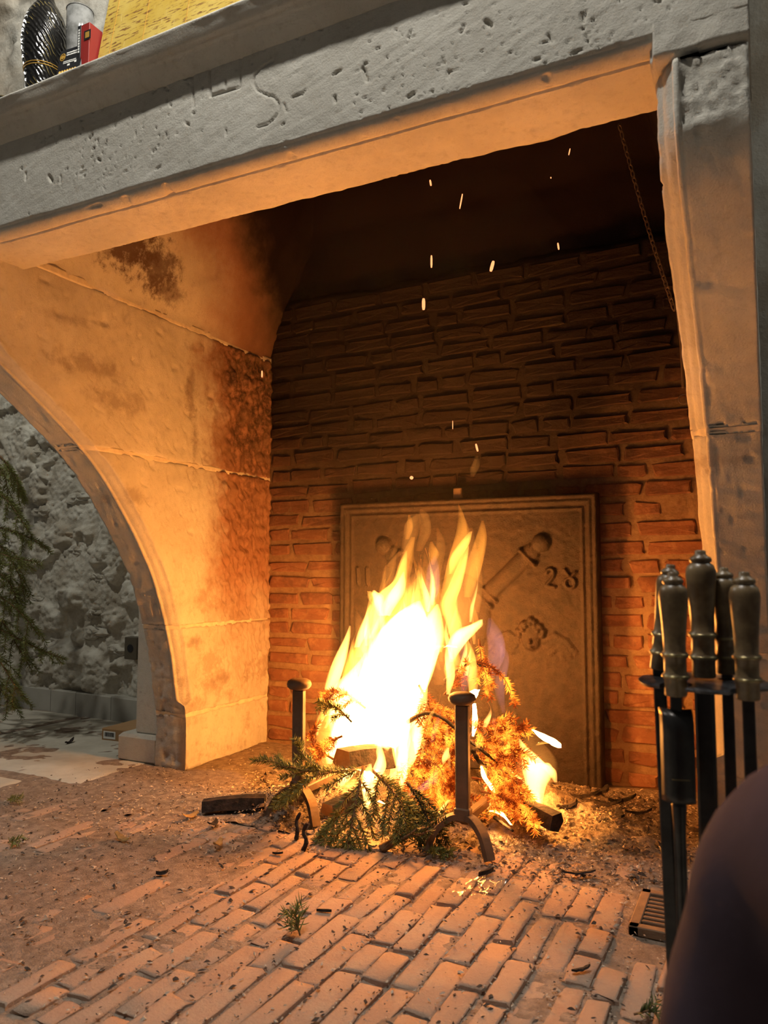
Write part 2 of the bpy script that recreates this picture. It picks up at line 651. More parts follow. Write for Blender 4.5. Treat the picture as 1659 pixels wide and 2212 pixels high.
# pale flagstones outside the hearth, and the border strip in front of it
flags = [(-4.6, -3.3, 2.0, 3.06), (-3.3, -2.24, 2.05, 3.06), (-4.6, -3.0, 1.0, 2.0), (-3.0, -2.46, .98, 2.04), (-4.6, -2.4, -.3, .97),
         (-2.4, -1.2, -.3, .975), (-1.2, -.1, -.3, .975), (-.1, 1.2, -.3, .975)]
for (a, b, c, d) in flags:
    nx, ny = max(int((b - a) / .03), 2), max(int((d - c) / .03), 2)
    X, Y = np.meshgrid(np.linspace(a + .004, b - .004, nx), np.linspace(c + .004, d - .004, ny))
    Z = .0015 * fbm(X * 5, Y * 5, 3, 9) + .0065
    e = np.minimum(np.minimum(X - a, b - X), np.minimum(Y - c, d - Y))
    Z = Z - .02 * (e < .0045)
    if a > -3.4 and b < -2.2 and c > 2:
        Z = Z - .001
    grid('flagstone', np.dstack([X, Y, Z]), M['flag'], floor)

# ------------------------------------------------------------------ brick back wall of the hearth
gx = np.arange(-2.25, -.03, .012)
gz = np.append(np.arange(-.02, 2.04, .012), 2.05)
GX, GZ = np.meshgrid(gx, gz)
GY = YB + .004 + .003 * fbm(GX * 14, GZ * 14, 3, 20) + .0025 * fbm(GX * 60, GZ * 60, 2, 21) + .03 * sst(2.02, 2.05, GZ)
GZ2 = GZ + .012 * fbm(GX * 5, GZ * 0, 3, 5) * sst(1.9, 2.05, GZ)
# the top of the brickwork turns back into a rough ledge
led = np.dstack([GX[-1:], np.full_like(GX[-1:], 3.06), GZ2[-1:]])
wall_back = grid('wall_back', np.concatenate([np.dstack([GX, GY, GZ2]), led], 0), M['mortar'], flip=False)
tag(wall_back, 'sooty red brick back wall of the open hearth', None, None, 'structure')


def wall_brick(L, H, seed):
    r = np.random.default_rng(seed)
    v = []
    D = .012
    e = .005
    xs = [-L / 2, -L / 2 + e, L / 2 - e, L / 2]
    zs = [-H / 2, -H / 2 + e, H / 2 - e, H / 2]
    # front rim (back at wall) 8-gon + 4-gon front, slightly irregular
    j = lambda s: r.uniform(-s, s)
    ring0 = [(-L / 2 + e, -H / 2), (L / 2 - e, -H / 2), (L / 2, -H / 2 + e), (L / 2, H / 2 - e), (L / 2 - e, H / 2), (-L / 2 + e, H / 2), (-L / 2, H / 2 - e), (-L / 2, -H / 2 + e)]
    ring0 = [(a + j(.009), b + j(.005)) for a, b in ring0]
    for (a, b) in ring0:
        v.append((a, D, b))
    for (a, b) in ring0:
        v.append((a * .99, 0.0 + j(.001), b * .985))
    for (a, b) in ring0:
        v.append((a - math.copysign(.006, a), -.0035 + j(.0025), b - math.copysign(.005, b)))
    v.append((j(.01), -.0035 + j(.003), j(.005)))
    f = []
    for k in range(8):
        q = (k + 1) % 8
        f.append((k, q, 8 + q, 8 + k))
        f.append((8 + k, 8 + q, 16 + q, 16 + k))
        f.append((16 + k, 16 + q, 24))
    me = bpy.data.meshes.new('brick')
    me.from_pydata(v, [], f)
    me.update()
    me.materials.append(M['brick'])
    return me


wb = {}
for L in (.205, .19, .10, .155):
    for s in range(4):
        wb[(L, s)] = wall_brick(L, .050, int(L * 1000) + s * 7)
nb = 0
CH = .0695
for c in range(29):
    z = .035 + c * CH
    x = XL + .012
    firstb = True
    while x < XR - .09:
        L = random.choice([.205, .205, .205, .19, .155, .10, .10])
        if firstb:
            L = [.205, .10, .155, .19, .10][(c * 3) % 5]
            firstb = False
        if x + L > XR + .01:
            break
        cx = x + L / 2
        if -2.12 < cx < -.09:
            hid = (-1.55 < cx < -.66 and z < .97)
            if not hid:
                o = bpy.data.objects.new('brick', wb[(L, random.randrange(4))])
                COL.objects.link(o)
                o.location = (cx, YB - .001 + random.uniform(-.002, .003), z + .006 * math.sin(cx * 2.3 + c) + random.uniform(-.003, .003))
                o.rotation_euler = (random.uniform(-.02, .02), random.uniform(-.02, .02), random.uniform(-.012, .012))
                o.scale = (1, 1, random.uniform(.86, 1.06))
                o.parent = wall_back
                nb += 1
        x += L + random.uniform(.012, .026)
print('wall bricks', nb, 'floor cand', len(cand))

# ------------------------------------------------------------------ fireplace surround
fire_place = empty('fireplace', (-1.1, 2.0, 0))
tag(fire_place, 'monumental pale limestone fireplace with curved jambs and a carved lintel', 'fireplace')


def jamb_block(xin, sg, z0, z1, name, rough_top=False, seed=0, bead=True, scorched=True, mname=None, inset=0.0):
    zs = np.arange(z0, z1 + 1e-6, (z1 - z0) / max(int((z1 - z0) / .0085), 4))
    c = .042
    rows = []
    ny = 175
    for z in zs:
        yf = float(yfront(z))
        pts = []
        nrm = []
        b = 1.0 if z > .27 else max(0.0, (z - .25) / .02)
        if not bead:
            b = 0.0
        yb = YB + .02
        ys = np.linspace(yb, yf + c * b + .004, ny)
        for yy in ys:
            pts.append((0, yy)); nrm.append((1, 0))
        # fillet, hollow and bead
        prof = [(.004, .040), (.010, .037), (.014, .030), (.018, .022), (.024, .016), (.030, .012), (.034, .009), (.032, .003), (.035, -.001), (.040, -.002), (.044, .001)]
        for (dx, dy) in prof:
            pts.append((dx * b, yf + dy * b)); nrm.append((.5, .3))
        for dx in np.linspace(.047, T, 22):
            pts.append((.002 + (dx - .002) * 1.0 if b > 0 else dx, yf)); nrm.append((0, 1))
        for yy in np.linspace(yf + .01, yb, 14):
            pts.append((T, yy)); nrm.append((-1, 0))
        e = min(z - z0, z1 - z)
        rows.append((z, pts, nrm, -.0035 * max(0.0, 1 - e / .005)))
    Z = np.array([r[0] for r in rows])[:, None] * np.ones((1, len(rows[0][1])))
    A = np.array([r[1] for r in rows])
    Nn = np.array([r[2] for r in rows])
    E = np.array([r[3] for r in rows])[:, None]
    DX, Y = A[..., 0], A[..., 1]
    s = np.where(Nn[..., 0] == 1, Y, np.where(Nn[..., 1] == 1, DX + 7, Y + 3))
    fine = .0014 * fbm(s * 35, Z * 35, 4, seed + 1) + .0022 * fbm(s * 6, Z * 6, 3, seed + 2)
    rg = sst(2.52, 2.64, Y + .05 * fbm(Z * 6, Z * 0, 3, seed + 4)) * sst(.15, .5, Z) * (Nn[..., 0] == 1)
    rough = rg * (.015 * np.abs(fbm(s * 24, Z * 18, 4, seed + 5)) + .004 * fbm(s * 60, Z * 60, 3, seed + 6) - .002)
    pit = -.006 * sst(.62, .80, vnoise(s * 42, Z * 42, seed + 8))
    H = fine + rough + pit * (1 - rg)
    tool = .0018 * fbm(s * 25 + Z * 60, Z * 110, 3, seed + 9) * (Nn[..., 1] == 1)
    if rough_top:
        rt = sst(1.56, 1.585, Z) * (Nn[..., 1] == 1)
        H = H - rt * (.003 + .006 * np.abs(fbm(s * 50, Z * 60, 4, seed + 12)))
    H = H + tool + E + inset
    if mname:
        H = inset - .0005 + .0022 * fbm(s * 30, Z * 0, 3, seed) + .003 * sst(.2, .8, vnoise(s * 14, Z * 0, seed + 3))
    X = xin + sg * (DX - H * (Nn[..., 0] == 1) * 1 + H * (Nn[..., 0] == -1) - H * .5 * (Nn[..., 0] == .5))
    Y2 = Y - H * (Nn[..., 1] == 1) - H * .4 * (Nn[..., 1] == .3)
    Pp = np.dstack([X, Y2, Z])
    # close top and bottom by collapsing to the middle line
    def capr(row):
        cc = row.copy()
        cc[:, 0] = xin + sg * T * .5
        return cc
    Pp = np.concatenate([capr(Pp[0])[None], Pp, capr(Pp[-1])[None]], 0)
    return grid(name, Pp, M[mname or ('inner' if scorched else 'stone')], fire_place, True, flip=(sg > 0))


for (xin, sg, zz) in ((XL, -1, (0, .213, .56, 1.205, 1.762)), (XR, 1, (0, .20, .55, 1.115, 1.690))):
    for i in range(4):
        jamb_block(xin, sg, zz[i] + (.004 if i else 0), zz[i + 1] - .003, 'stone_block', (i == 3 and sg > 0), 30 + i * 11 + (sg + 1) * 50, i > 0)
    # mortar showing in the joints
    for i in range(1, 5 if sg < 0 else 4):
        z = zz[i]
        jamb_block(xin, sg, z - .010, z + .010 + (.006 if i == 4 else 0), 'mortar_joint', False, 77 + i, i > 1, True, 'joint', -.0012)

# outer pilaster of the left jamb with plinth, and return of the right one
mb = MB()
mb.box((-2.36, 2.44, .11), (-2.205, 3.03, 2.6), .008)
mb.build('outer_pilaster', M['stone'], fire_place)
mb = MB()
mb.box((-2.425, 2.405, 0), (-2.206, 3.03, .112), .012)
mb.build('plinth', M['stone'], fire_place)
# wider foot of the left jamb: the plain bottom block stands a little proud
# ---- lintel: moulded profile swept along x with carved face
prof = []
for z in np.arange(ZTOP + .03, ZE, -.0036):
    prof.append((YF, z, 0, -1, 0))
prof += [(YF + .0005, ZE, 0, -1, 1), (YF + .004, ZE - .004, 0, -1, 1)]
for a in np.linspace(0, 1, 14):
    th = a * math.pi / 2
    prof.append((YF + .005 + .030 * (1 - math.cos(th)), ZE - .005 - .019 * math.sin(th), -math.sin(th), -math.cos(th), 1))
zc = ZE - .024
prof += [(YF + .040, zc, -1, 0, 1), (YF + .0415, zc + .007, -1, 0, 1), (YF + .0475, zc + .007, -1, 0, 1), (YF + .049, zc, -1, 0, 1)]
for y in np.arange(YF + .053, YS, .006):
    prof.append((y, zc, -1, 0, 2))
for z in np.linspace(zc + .004, 2.3, 26):
    prof.append((YS + .004, z, 0, 1, 3))
prof = np.array(prof)
xs = np.arange(-2.70, .0075, .0036)
PYg = prof[:, 0][:, None] * np.ones((1, len(xs)))
PZg = prof[:, 1][:, None] * np.ones((1, len(xs)))
NZ = prof[:, 2][:, None]
NY = prof[:, 3][:, None]
KIND = prof[:, 4][:, None] * np.ones((1, len(xs)))
XX = np.ones((len(prof), 1)) * xs[None]
SS = np.cumsum(np.r_[0, np.hypot(np.diff(prof[:, 0]), np.diff(prof[:, 1]))])[:, None] * np.ones((1, len(xs)))
H = .0012 * fbm(XX * 5, SS * 9, 3, 71) + .0004 * fbm(XX * 70, SS * 70, 3, 72)
face = (KIND == 0)
H = H + face * (.0006 * fbm(XX * 30 + SS * 60, SS * 40, 3, 73))
pm = sst(-.1, .5, fbm(XX * 3.3, SS * 7, 3, 78))
H = H - face * (.005 * sst(.80, .90, vnoise(XX * 90, SS * 90, 74)) * pm + .007 * sst(.90, .96, vnoise(XX * 52, SS * 48 + XX * 8, 75)) + .005 * sst(.80, .92, vnoise(XX * 150 + SS * 50, SS * 140, 79)) * pm)


def seg(px_, pz_, a, b):
    ax, az = a
    bx, bz = b
    dx, dz = bx - ax, bz - az
    tt = np.clip(((px_ - ax) * dx + (pz_ - az) * dz) / (dx * dx + dz * dz + 1e-12), 0, 1)
    return np.hypot(px_ - ax - tt * dx, pz_ - az - tt * dz)


def fz(x, y):
    p = at_y(x, y, YF)
    return (p[0], p[2])


strokes = []


def stroke(pts, w, d):
    q = [fz(*p) for p in pts]
    strokes.append((q, w, d))


stroke([(417, 150), (418, 233)], .0035, .003)
stroke([(452, 118), (455, 207)], .004, .0045)
stroke([(455, 207), (518, 188)], .005, .006)
stroke([(518, 188), (523, 85)], .004, .005)
stroke([(523, 190), (524, 248)], .002, .0015)
stroke([(487, 168), (488, 193)], .003, .004)
stroke([(470, 128), (476, 118), (512, 104)], .003, .003)
stroke([(588, 132), (578, 137), (563, 147), (549, 163), (546, 178), (553, 193), (572, 203), (590, 208), (601, 222), (602, 240), (592, 256), (577, 268), (556, 274)], .0045, .006)
for (u, v, du, dv, w, d) in ((788, 160, 4, 14, .004, .012), (728, 156, -8, 5, .0035, .010), (888, 205, 6, -4, .005, .009), (724, 214, 1, 6, .004, .009), (885, 75, 3, -9, .0025, .008),
                             (1000, 62, 4, -8, .003, .007), (1055, 50, 5, 4, .006, .010), (1188, 82, 4, 8, .004, .008), (1262, 36, 3, -12, .004, .009), (1268, 82, 3, 8, .003, .008), (1160, 128, 6, -2, .004, .007),
                             (108, 385, 3, 5, .007, .010), (213, 345, 3, 2, .004, .010), (178, 372, 6, -3, .004, .006), (488, 285, 0, 7, .003, .007), (640, 206, 10, -4, .004, .007), (655, 200, 4, -6, .003, .006), (616, 232, 3, 8, .003, .006),
                             (612, 268, -3, 3, .003, .006), (405, 268, 3, 2, .004, .006), (341, 362, 4, -3, .004, .008), (225, 407, 2, 4, .002, .005)):
    strokes.append(([fz(u - du, v - dv), fz(u + du, v + dv)], w, d))
for (q, w, d) in strokes:
    for i in range(len(q) - 1):
        dd = seg(XX, PZg, q[i], q[i + 1])
        H = np.minimum(H, np.where(face & (dd < w), -d * (1 - dd / w), H))
# hollow stains on the roll
H = H - (KIND == 1) * .006 * sst(.72, .88, vnoise(XX * 22, SS * 40, 76)) - (KIND == 2) * (.0015 * np.abs(fbm(XX * 40, SS * 40, 3, 77)))
YSj = .012 * fbm(xs * 7, xs * 0, 4, 80)[None] * (KIND == 3)
PYg = PYg + YSj - sst(YS - .04, YS, PYg) * (KIND == 2) * 0
Y2 = PYg + NY * H
Z2 = PZg + NZ * H
Pl = np.dstack([XX, Y2, Z2])
lint = grid('lintel', Pl, M['stone'], fire_place, True, flip=False)
tag(lint, 'grey pitted lintel carved with the letters IHS')
# right end of the lintel and impost over the right jamb
mb = MB()
mb.box((.004, YF + .012, ZE - .02), (.009, YS, 2.05))
mb.build('lintel_end', M['stone'], fire_place)
xs2 = np.arange(XR - .006, .012, .004)
zs2 = np.arange(1.694, ZE + .016, .004)
GX, GZ = np.meshgrid(xs2, zs2)
GY = YF - .001 + .002 * fbm(GX * 30, GZ * 30, 3, 90) + .02 * sst(.004, 0, GX - XR + .006 - .004) + .010 * sst(1.702, 1.694, GZ)
P2 = np.dstack([GX, GY, GZ])
bk = P2[:, :1].copy(); bk[..., 1] = YS
bk2 = P2[:, -1:].copy(); bk2[..., 1] = YS
P2 = np.concatenate([bk, P2, bk2], 1)
bt = P2[:1].copy(); bt[..., 1] = YS
P2 = np.concatenate([bt, P2], 0)
grid('impost', P2, M['stone'], fire_place, True)

MB().box((XR + .001, YS - .01, 1.692), (.004, YB + .02, 1.79), .003).build('stone_block', M['inner'], fire_place)

# ---- mantel shelf: cornice moulding swept along x, bowed only by wear
sh = [(1.40, 1.983), (1.389, 1.984), (1.384, 1.990), (1.372, 2.000), (1.362, 2.012), (1.356, 2.019), (1.350, 2.020), (1.349, 2.024), (1.340, 2.025), (1.336, 2.030), (1.330, 2.043), (1.326, 2.054), (1.323, 2.0585), (1.323, 2.0625), (1.326, 2.066), (1.333, 2.068), (1.36, 2.068), (1.45, 2.068), (1.56, 2.068)]
xs3 = np.arange(-2.78, .075, .012)
Ps = np.zeros((len(sh), len(xs3), 3))
for i, (y, z) in enumerate(sh):
    nn = .0015 * fbm(xs3 * 12, xs3 * 0 + i * .3, 3, 95) + .002 * vnoise(xs3 * 2, xs3 * 0, 97)
    if z > 2.067:
        nn = nn * 0
    Ps[i] = np.stack([xs3, y + nn, np.full_like(xs3, z) + nn * .5], -1)
e0 = Ps[:, :1].copy(); e0[..., 1] = 1.5
e1 = Ps[:, -1:].copy(); e1[..., 1] = 1.5
grid('mantel_shelf', np.concatenate([e0, Ps, e1], 1), M['stone'], fire_place, True, flip=True)

# ---- smoke hood above the hearth
def hood_ring(z):
    k = float(np.clip((z - 1.78) / 1.2, 0, 1))
    ins = .40 * k
    return XL + ins, XR - ins * .8, YS + .004 + .20 * k, 2.985 - .42 * max(0.0, (z - 2.35))


zs4 = np.arange(1.765, 3.3, .02)
Ph = []
for z in zs4:
    a, b, c, d = hood_ring(z)
    row = []
    for yy in np.linspace(c, d, 60): row.append((a, yy, z, 0))
    for xx in np.linspace(a, b, 80)[1:]: row.append((xx, d, z, 1))
    for yy in np.linspace(d, c, 60)[1:]: row.append((b, yy, z, 2))
    Ph.append(row)
Ph = np.array(Ph)
kk = Ph[..., 3]
so = np.where(kk == 1, Ph[..., 0], Ph[..., 1] + 5 * kk)
h = .006 * fbm(so * 8, Ph[..., 2] * 8, 4, 101) + .003 * np.abs(fbm(so * 40, Ph[..., 2] * 30, 3, 102)) * (kk == 0)
X = Ph[..., 0] + h * (kk == 0) - h * (kk == 2)
Y = Ph[..., 1] - h * (kk == 1)
hood = grid('smoke_hood', np.dstack([X, Y, Ph[..., 2]]), M['hood'], fire_place, True, flip=True)
mb = MB()
mb.box((-2.3, 1.5, 3.28), (.2, 3.2, 3.4))
mb.build('flue_light_stop', M['hood'], fire_place)  # unseen slab, added over the hood to keep world light out

# ------------------------------------------------------------------ room walls
# chimney breast over the shelf: plastered rubble
gx = np.arange(-2.45, .03, .014)
gz = np.arange(2.05, 3.4, .014)
GX, GZ = np.meshgrid(gx, gz)
hb = fbm(GX * 7, GZ * 7, 4, 120)
GY = 1.545 - .022 * sst(.1, .8, hb) - .006 * fbm(GX * 40, GZ * 40, 3, 121)
wu = grid('wall_upper', np.dstack([GX, GY, GZ]), M['plaster'])
tag(wu, 'plastered rubble chimney breast above the mantel shelf', None, None, 'structure')

# rough rubble wall in the room behind, left of the fireplace
def wl_y(x):
    return 3.02 + (-3.064 - x) * .0775


gx = np.arange(-4.7, -2.21, .008)
gz = np.arange(.10, 2.7, .008)
GX, GZ = np.meshgrid(gx, gz)
base = fbm(GX * 2.6, GZ * 3.0, 3, 130)
lump = fbm(GX * 6.0, GZ * 8.5, 3, 131, .45)
H = .036 * sst(-.05, .30, lump) + .022 * base + .010 * np.abs(fbm(GX * 24, GZ * 34, 4, 132)) + .010 * sst(.25, .35, fbm(GX * 13, GZ * 17, 3, 133)) * sst(0, .4, lump) + .003 * fbm(GX * 75, GZ * 75, 2, 134)
GY = wl_y(GX) + .035 - H
wl = grid('wall_left', np.dstack([GX, GY, GZ]), M['rubble'])
tag(wl, 'rough rubble wall with grey lime plaster left of the fireplace', None, None, 'structure')
# single stones standing out of the plaster
r2 = np.random.default_rng(8)
stones = []
for k in range(400):
    x = r2.uniform(-4.2, -2.45)
    z = r2.uniform(.22, 1.75)
    sx, sz = r2.uniform(.04, .095), r2.uniform(.022, .05)
    if all((abs(x - a) > (sx + b) * .95) or (abs(z - c) > (sz + d) * 1.2) for a, b, c, d in stones):
        stones.append((x, sx, z, sz))
for (x, sx, z, sz) in stones[:60]:
    n, m = 12, 6
    Pq = []
    for i in range(m + 1):
        ph = i / m * math.pi / 2
        row = []
        for j in range(n + 1):
            th = 2 * math.pi * (j % n) / n
            jj = 1 + .28 * math.sin(th * 2 + x * 40) + .22 * math.sin(th * 3 + z * 60) + .10 * math.sin(th * 5 + z * 90)
            rr = math.cos(ph) ** .6 * jj
            row.append((x + sx * rr * math.cos(th), float(wl_y(x)) + .032 - .024 * math.sin(ph) ** .7 + .007 * math.sin(th * 4 + i) + .004 * math.sin(th * 7 + 2 * i), z + sz * rr * math.sin(th)))
        Pq.append(row)
    grid('stone', np.array(Pq), M['rubble'] if r2.random() < .72 else M['rstone'], wl, False, flip=False)

# wall to the right of the fireplace
gx = np.arange(-.2, 2.0, .03)
gz = np.arange(0, 3.3, .03)
GX, GZ = np.meshgrid(gx, gz)
wr = grid('wall_right', np.dstack([GX, 3.06 - .006 * fbm(GX * 6, GZ * 6, 3, 140), GZ]), M['plaster'])
tag(wr, 'plastered room wall right of the fireplace', None, None, 'structure')

# stone skirting
bb = empty('baseboard_left', (-3.3, 3.0, 0))
tag(bb, 'grey stone skirting below the rubble wall', None, None, 'structure')
xe = [-4.7, -4.05, -3.56, -3.35, -3.07, -2.80, -2.36]
for i in range(len(xe) - 1):
    a, b = xe[i] + .0015, xe[i + 1] - .0015
    ya, yb2 = wl_y(a) - .02, wl_y(b) - .02
    v = []
    for z, o_ in ((0, 0), (.122, 0), (.126, .004)):
        v += [(a, ya + o_, z), (b, yb2 + o_, z)]
    v += [(a, ya + .075, .126), (b, yb2 + .075, .126)]
    mesh('skirting_slab', v, [(0, 1, 3, 2), (2, 3, 5, 4), (4, 5, 7, 6), (0, 2, 4, 6), (1, 7, 5, 3)], M['slab'], bb)

# ------------------------------------------------------------------ cast iron fireback
FX0, FX1, FZ1, FY = -1.632, -.544, 1.069, 2.872
gx = np.linspace(FX0, FX1, 240)
gz = np.linspace(0, FZ1, 236)
GX, GZ = np.meshgrid(gx, gz)
e = np.minimum(np.minimum(GX - FX0, FX1 - GX), FZ1 - GZ)
H = .012 * sst(0, .006, e) - .010 * sst(.034, .042, e) + .005 * (sst(.050, .055, e) - sst(.060, .066, e)) - .004 * (sst(.014, .018, e) - sst(.022, .026, e))
H += .0012 * fbm(GX * 60, GZ * 60, 3, 150) + .0016 * fbm(GX * 12, GZ * 12, 3, 151)


def raised(pts, w, h):
    global H
    for i in range(len(pts) - 1):
        dd = seg(GX, GZ, pts[i], pts[i + 1])
        H = np.maximum(H, np.where(dd < w, .002 + h * np.sqrt(np.clip(1 - (dd / w) ** 2, 0, 1)), H))


def disc(c, r, h, rz=None):
    global H
    dd = np.hypot((GX - c[0]) / r, (GZ - c[1]) / (rz or r))
    H = np.maximum(H, np.where(dd < 1, .002 + h * np.sqrt(np.clip(1 - dd * dd, 0, 1)), H))


for sgn in (1, -1):
    def mx(x):
        return x if sgn > 0 else -2.176 - x
    # cannon barrel with rings and ball
    raised([(mx(-.795), .850), (mx(-1.01), .650)], .034, .016)
    raised([(mx(-.835), .858), (mx(-.782), .805)], .010, .024)
    raised([(mx(-1.005), .690), (mx(-.955), .640)], .009, .022)
    raised([(mx(-.985), .712), (mx(-.935), .662)], .008, .020)
    disc((mx(-.755), .885), .036, .028)
    # winged head: face, curls, wings
    fc = (mx(-.800), .525)
    disc(fc, .038, .018, .048)
    disc((fc[0], fc[1] - .01), .008, .034, .014)
    disc((fc[0], fc[1] - .032), .016, .028, .006)
    for k in range(11):
        a = math.pi * (k / 10)
        disc((fc[0] + (.044 + .006 * (k % 2)) * math.cos(a), fc[1] + .012 + (.046 + .006 * (k % 3)) * math.sin(a)), .013, .018)
        if k % 2:
            disc((fc[0] + .030 * math.cos(a), fc[1] + .020 + .034 * math.sin(a)), .011, .024)
    for s2 in (1, -1):
        for k in range(3):
            q = [(fc[0] + s2 * (.05 + .012 * k), fc[1] - .01 - .02 * k), (fc[0] + s2 * (.09 + .004 * k), fc[1] + .016 - .02 * k), (fc[0] + s2 * (.13 - .006 * k), fc[1] - .004 - .02 * k), (fc[0] + s2 * (.165 - .022 * k), fc[1] - .045 - .013 * k)]
            raised(q, .013, .007 - .001 * k)
# shield in the middle
disc((-1.088, .60), .13, .02, .17)
# the date: 2 8 on the right half, upright strokes on the left
D2 = [(-.737, .772), (-.733, .783), (-.722, .788), (-.711, .783), (-.708, .772), (-.712, .757), (-.724, .742), (-.735, .730), (-.738, .726), (-.722, .722), (-.706, .719)]
raised(D2, .0065, .012)
c8 = (-.648, .735)
raised([(c8[0] + .019 * math.cos(a), c8[1] + .019 * math.sin(a)) for a in np.linspace(0, 2 * math.pi, 17)], .006, .012)
raised([(-.649, .755), (-.667, .784)], .006, .012)
raised([(-.645, .755), (-.628, .775)], .006, .010)
raised([(-1.545, .79), (-1.540, .725)], .007, .012)
raised([(-1.500, .79), (-1.497, .725)], .007, .012)
FYs = FY - H
fbp = np.dstack([GX, FYs, GZ])
rim = lambda R: np.dstack([R[..., 0], np.full_like(R[..., 0], 2.915), R[..., 2]])
fbp = np.concatenate([rim(fbp[:, :1]), fbp, rim(fbp[:, -1:])], 1)
fbp = np.concatenate([fbp, rim(fbp[-1:])], 0)
fireback = empty('fireback', (-1.088, 2.9, 0))
tag(fireback, 'rusty brown cast iron fireback with cannon relief and date leaning on the bricks', 'fireback')
grid('relief_plate', fbp, M['fireback'], fireback, True)
MB().box((-1.118, 2.885, 1.05), (-1.082, 2.912, 1.115), .004).build('hook', M['iron'], fireback)

# ------------------------------------------------------------------ fire: lights, andirons, logs, branches, flames
FIREC = (1.0, .315, .045)


def p3(x, y, Y):
    return tuple(at_y(x, y, Y))


fire = empty('fire', (-1.08, 2.4, .02))
tag(fire, 'blazing bonfire flames rising from the spruce branches between the andirons', 'fire')
for (u, v, Y, wt, rad) in ((820, 1500, 2.36, 6, .05), (880, 1345, 2.38, 37, .05), (1155, 1668, 2.38, 4.0, .02)):
    lo = lamp('flame_light', p3(u, v, Y), wt, FIREC, rad)
    lo.parent = fire
    lo.matrix_parent_inverse = fire.matrix_basis.inverted()


def andiron(x, y, label):
    a = empty('andiron', (x, y, 0))
    tag(a, label, 'andiron', 'pair of wrought iron andirons')
    MB().box((x - .0195, y - .012, .105), (x + .0195, y + .012, .405), .004).build('post', M['iron'], a)
    MB().box((x - .0235, y - .016, .085), (x + .0235, y + .016, .125), .005).build('collar', M['iron'], a)
    MB().lathe([(.012, 0), (.030, .004), (.038, .012), (.0395, .020), (.036, .029), (.026, .035), (.010, .037)], (x, y, .403), 28).build('knob', M['iron'], a, True)
    for s in (-1, 1):
        q = catmull([(x + s * .004, y, .100), (x + s * .036, y - .012, .094), (x + s * .070, y - .030, .062), (x + s * .092, y - .045, .008)], 14)
        MB().tube(q, .020, 4, .55).build('leg', M['iron'], a)
    MB().box((x - .013, y + .005, .075), (x + .013, y + .56, .10), .003).build('log_bar', M['iron'], a)
    MB().box((x - .013, y + .535, 0), (x + .013, y + .56, .08), .003).build('leg', M['iron'], a)
    return a


andiron(-.775, 2.06, 'wrought iron andiron with mushroom knob standing before the glowing right side of the fire')
andiron(-1.335, 2.09, 'wrought iron andiron with mushroom knob behind the green spruce tips, left of the flames')

# ash bed
gx = np.arange(-1.75, -.22, .010)
gy = np.arange(1.98, 2.90, .010)
GX, GY = np.meshgrid(gx, gy)
dd = np.hypot((GX + .93) / .74, (GY - 2.50) / .46)
dd2 = np.hypot((GX + .50) / .26, (GY - 2.42) / .24)
dd3 = np.hypot((GX + 1.40) / .30, (GY - 2.22) / .30)
hh = np.maximum(np.maximum(.075 * (1 - sst(.1, 1.0, dd)), .055 * (1 - sst(.1, 1.0, dd2))), .06 * (1 - sst(.1, 1.0, dd3)))
dd2 = np.minimum(dd2, dd3)
GZ = hh * (1 + .5 * fbm(GX * 9, GY * 9, 4, 160)) + .010 * fbm(GX * 40, GY * 40, 3, 161) * sst(1.05, .8, np.minimum(dd, dd2)) - .014 * sst(.85, 1.05, np.minimum(dd, dd2)) - .003
ash = grid('ash_bed', np.dstack([GX, GY, GZ]), M['ash'])
tag(ash, 'grey brown bed of ash and crumbs under the fire', 'ash', None, 'stuff')


def ash_z(x, y):
    a = math.hypot((x + .93) / .74, (y - 2.50) / .46)
    b = math.hypot((x + .50) / .26, (y - 2.42) / .24)
    c = math.hypot((x + 1.40) / .30, (y - 2.22) / .30)
    return max(0.0, max(.075 * (1 - float(sst(.1, 1, a))), .055 * (1 - float(sst(.1, 1, b))), .06 * (1 - float(sst(.1, 1, c)))) - .002)


# crumbs and chips
def chips(name, mat, n, sampler, s0, s1, label, cat, seed, zoff=.002):
    r = np.random.default_rng(seed)
    mb = MB()
    for i in range(n):
        x, y = sampler(r)
        z = ash_z(x, y) + zoff + r.uniform(-.002, .003)
        L = r.uniform(s0, s1) * (.6 + .8 * r.random() ** 3)
        Wd = L * r.uniform(.25, .7)
        th = max(L * r.uniform(.12, .3), .001)
        a = r.uniform(0, 6.28)
        tl = r.uniform(-.45, .45)
        ca, sa = math.cos(a), math.sin(a)
        u = np.array([ca, sa, tl]) * L / 2
        w = np.array([-sa, ca, r.uniform(-.3, .3)]) * Wd / 2
        p = np.array([x, y, z + th * .5])
        up = np.array([0, 0, th])
        v = [p - u, p - u * .2 - w, p + u, p + u * .1 + w, p - u * .1 + up, p + u * .4 + up * .8]
        mb.add(v, [(0, 1, 2, 3), (0, 4, 1), (1, 4, 5), (1, 5, 2), (2, 5, 3), (3, 5, 4), (3, 4, 0)])
    o = mb.build(name, mat)
    tag(o, label, cat, None, 'stuff')
    return o


def s_ash(r):
    while True:
        x, y = r.uniform(-1.75, -.2), r.uniform(1.95, 2.85)
        if math.hypot((x + .9) / .85, (y - 2.45) / .55) < 1 or r.random() < .15:
            return x, y


def s_floor(r):
    k = math.floor(r.uniform(-2.42, .1) / PITCH)
    x = -2.42 + PITCH * (k + 42) - PITCH / 2 + r.normal(0, .006) if r.random() < .6 else r.uniform(-2.3, .1)
    return x, r.uniform(1.0, 2.4)


def s_left(r):
    return r.uniform(-2.0, -1.2) + r.normal(0, .1), r.uniform(1.75, 2.9)


def s_right(r):
    return r.uniform(-.75, -.16), 1.75 + 1.15 * r.random() ** .6


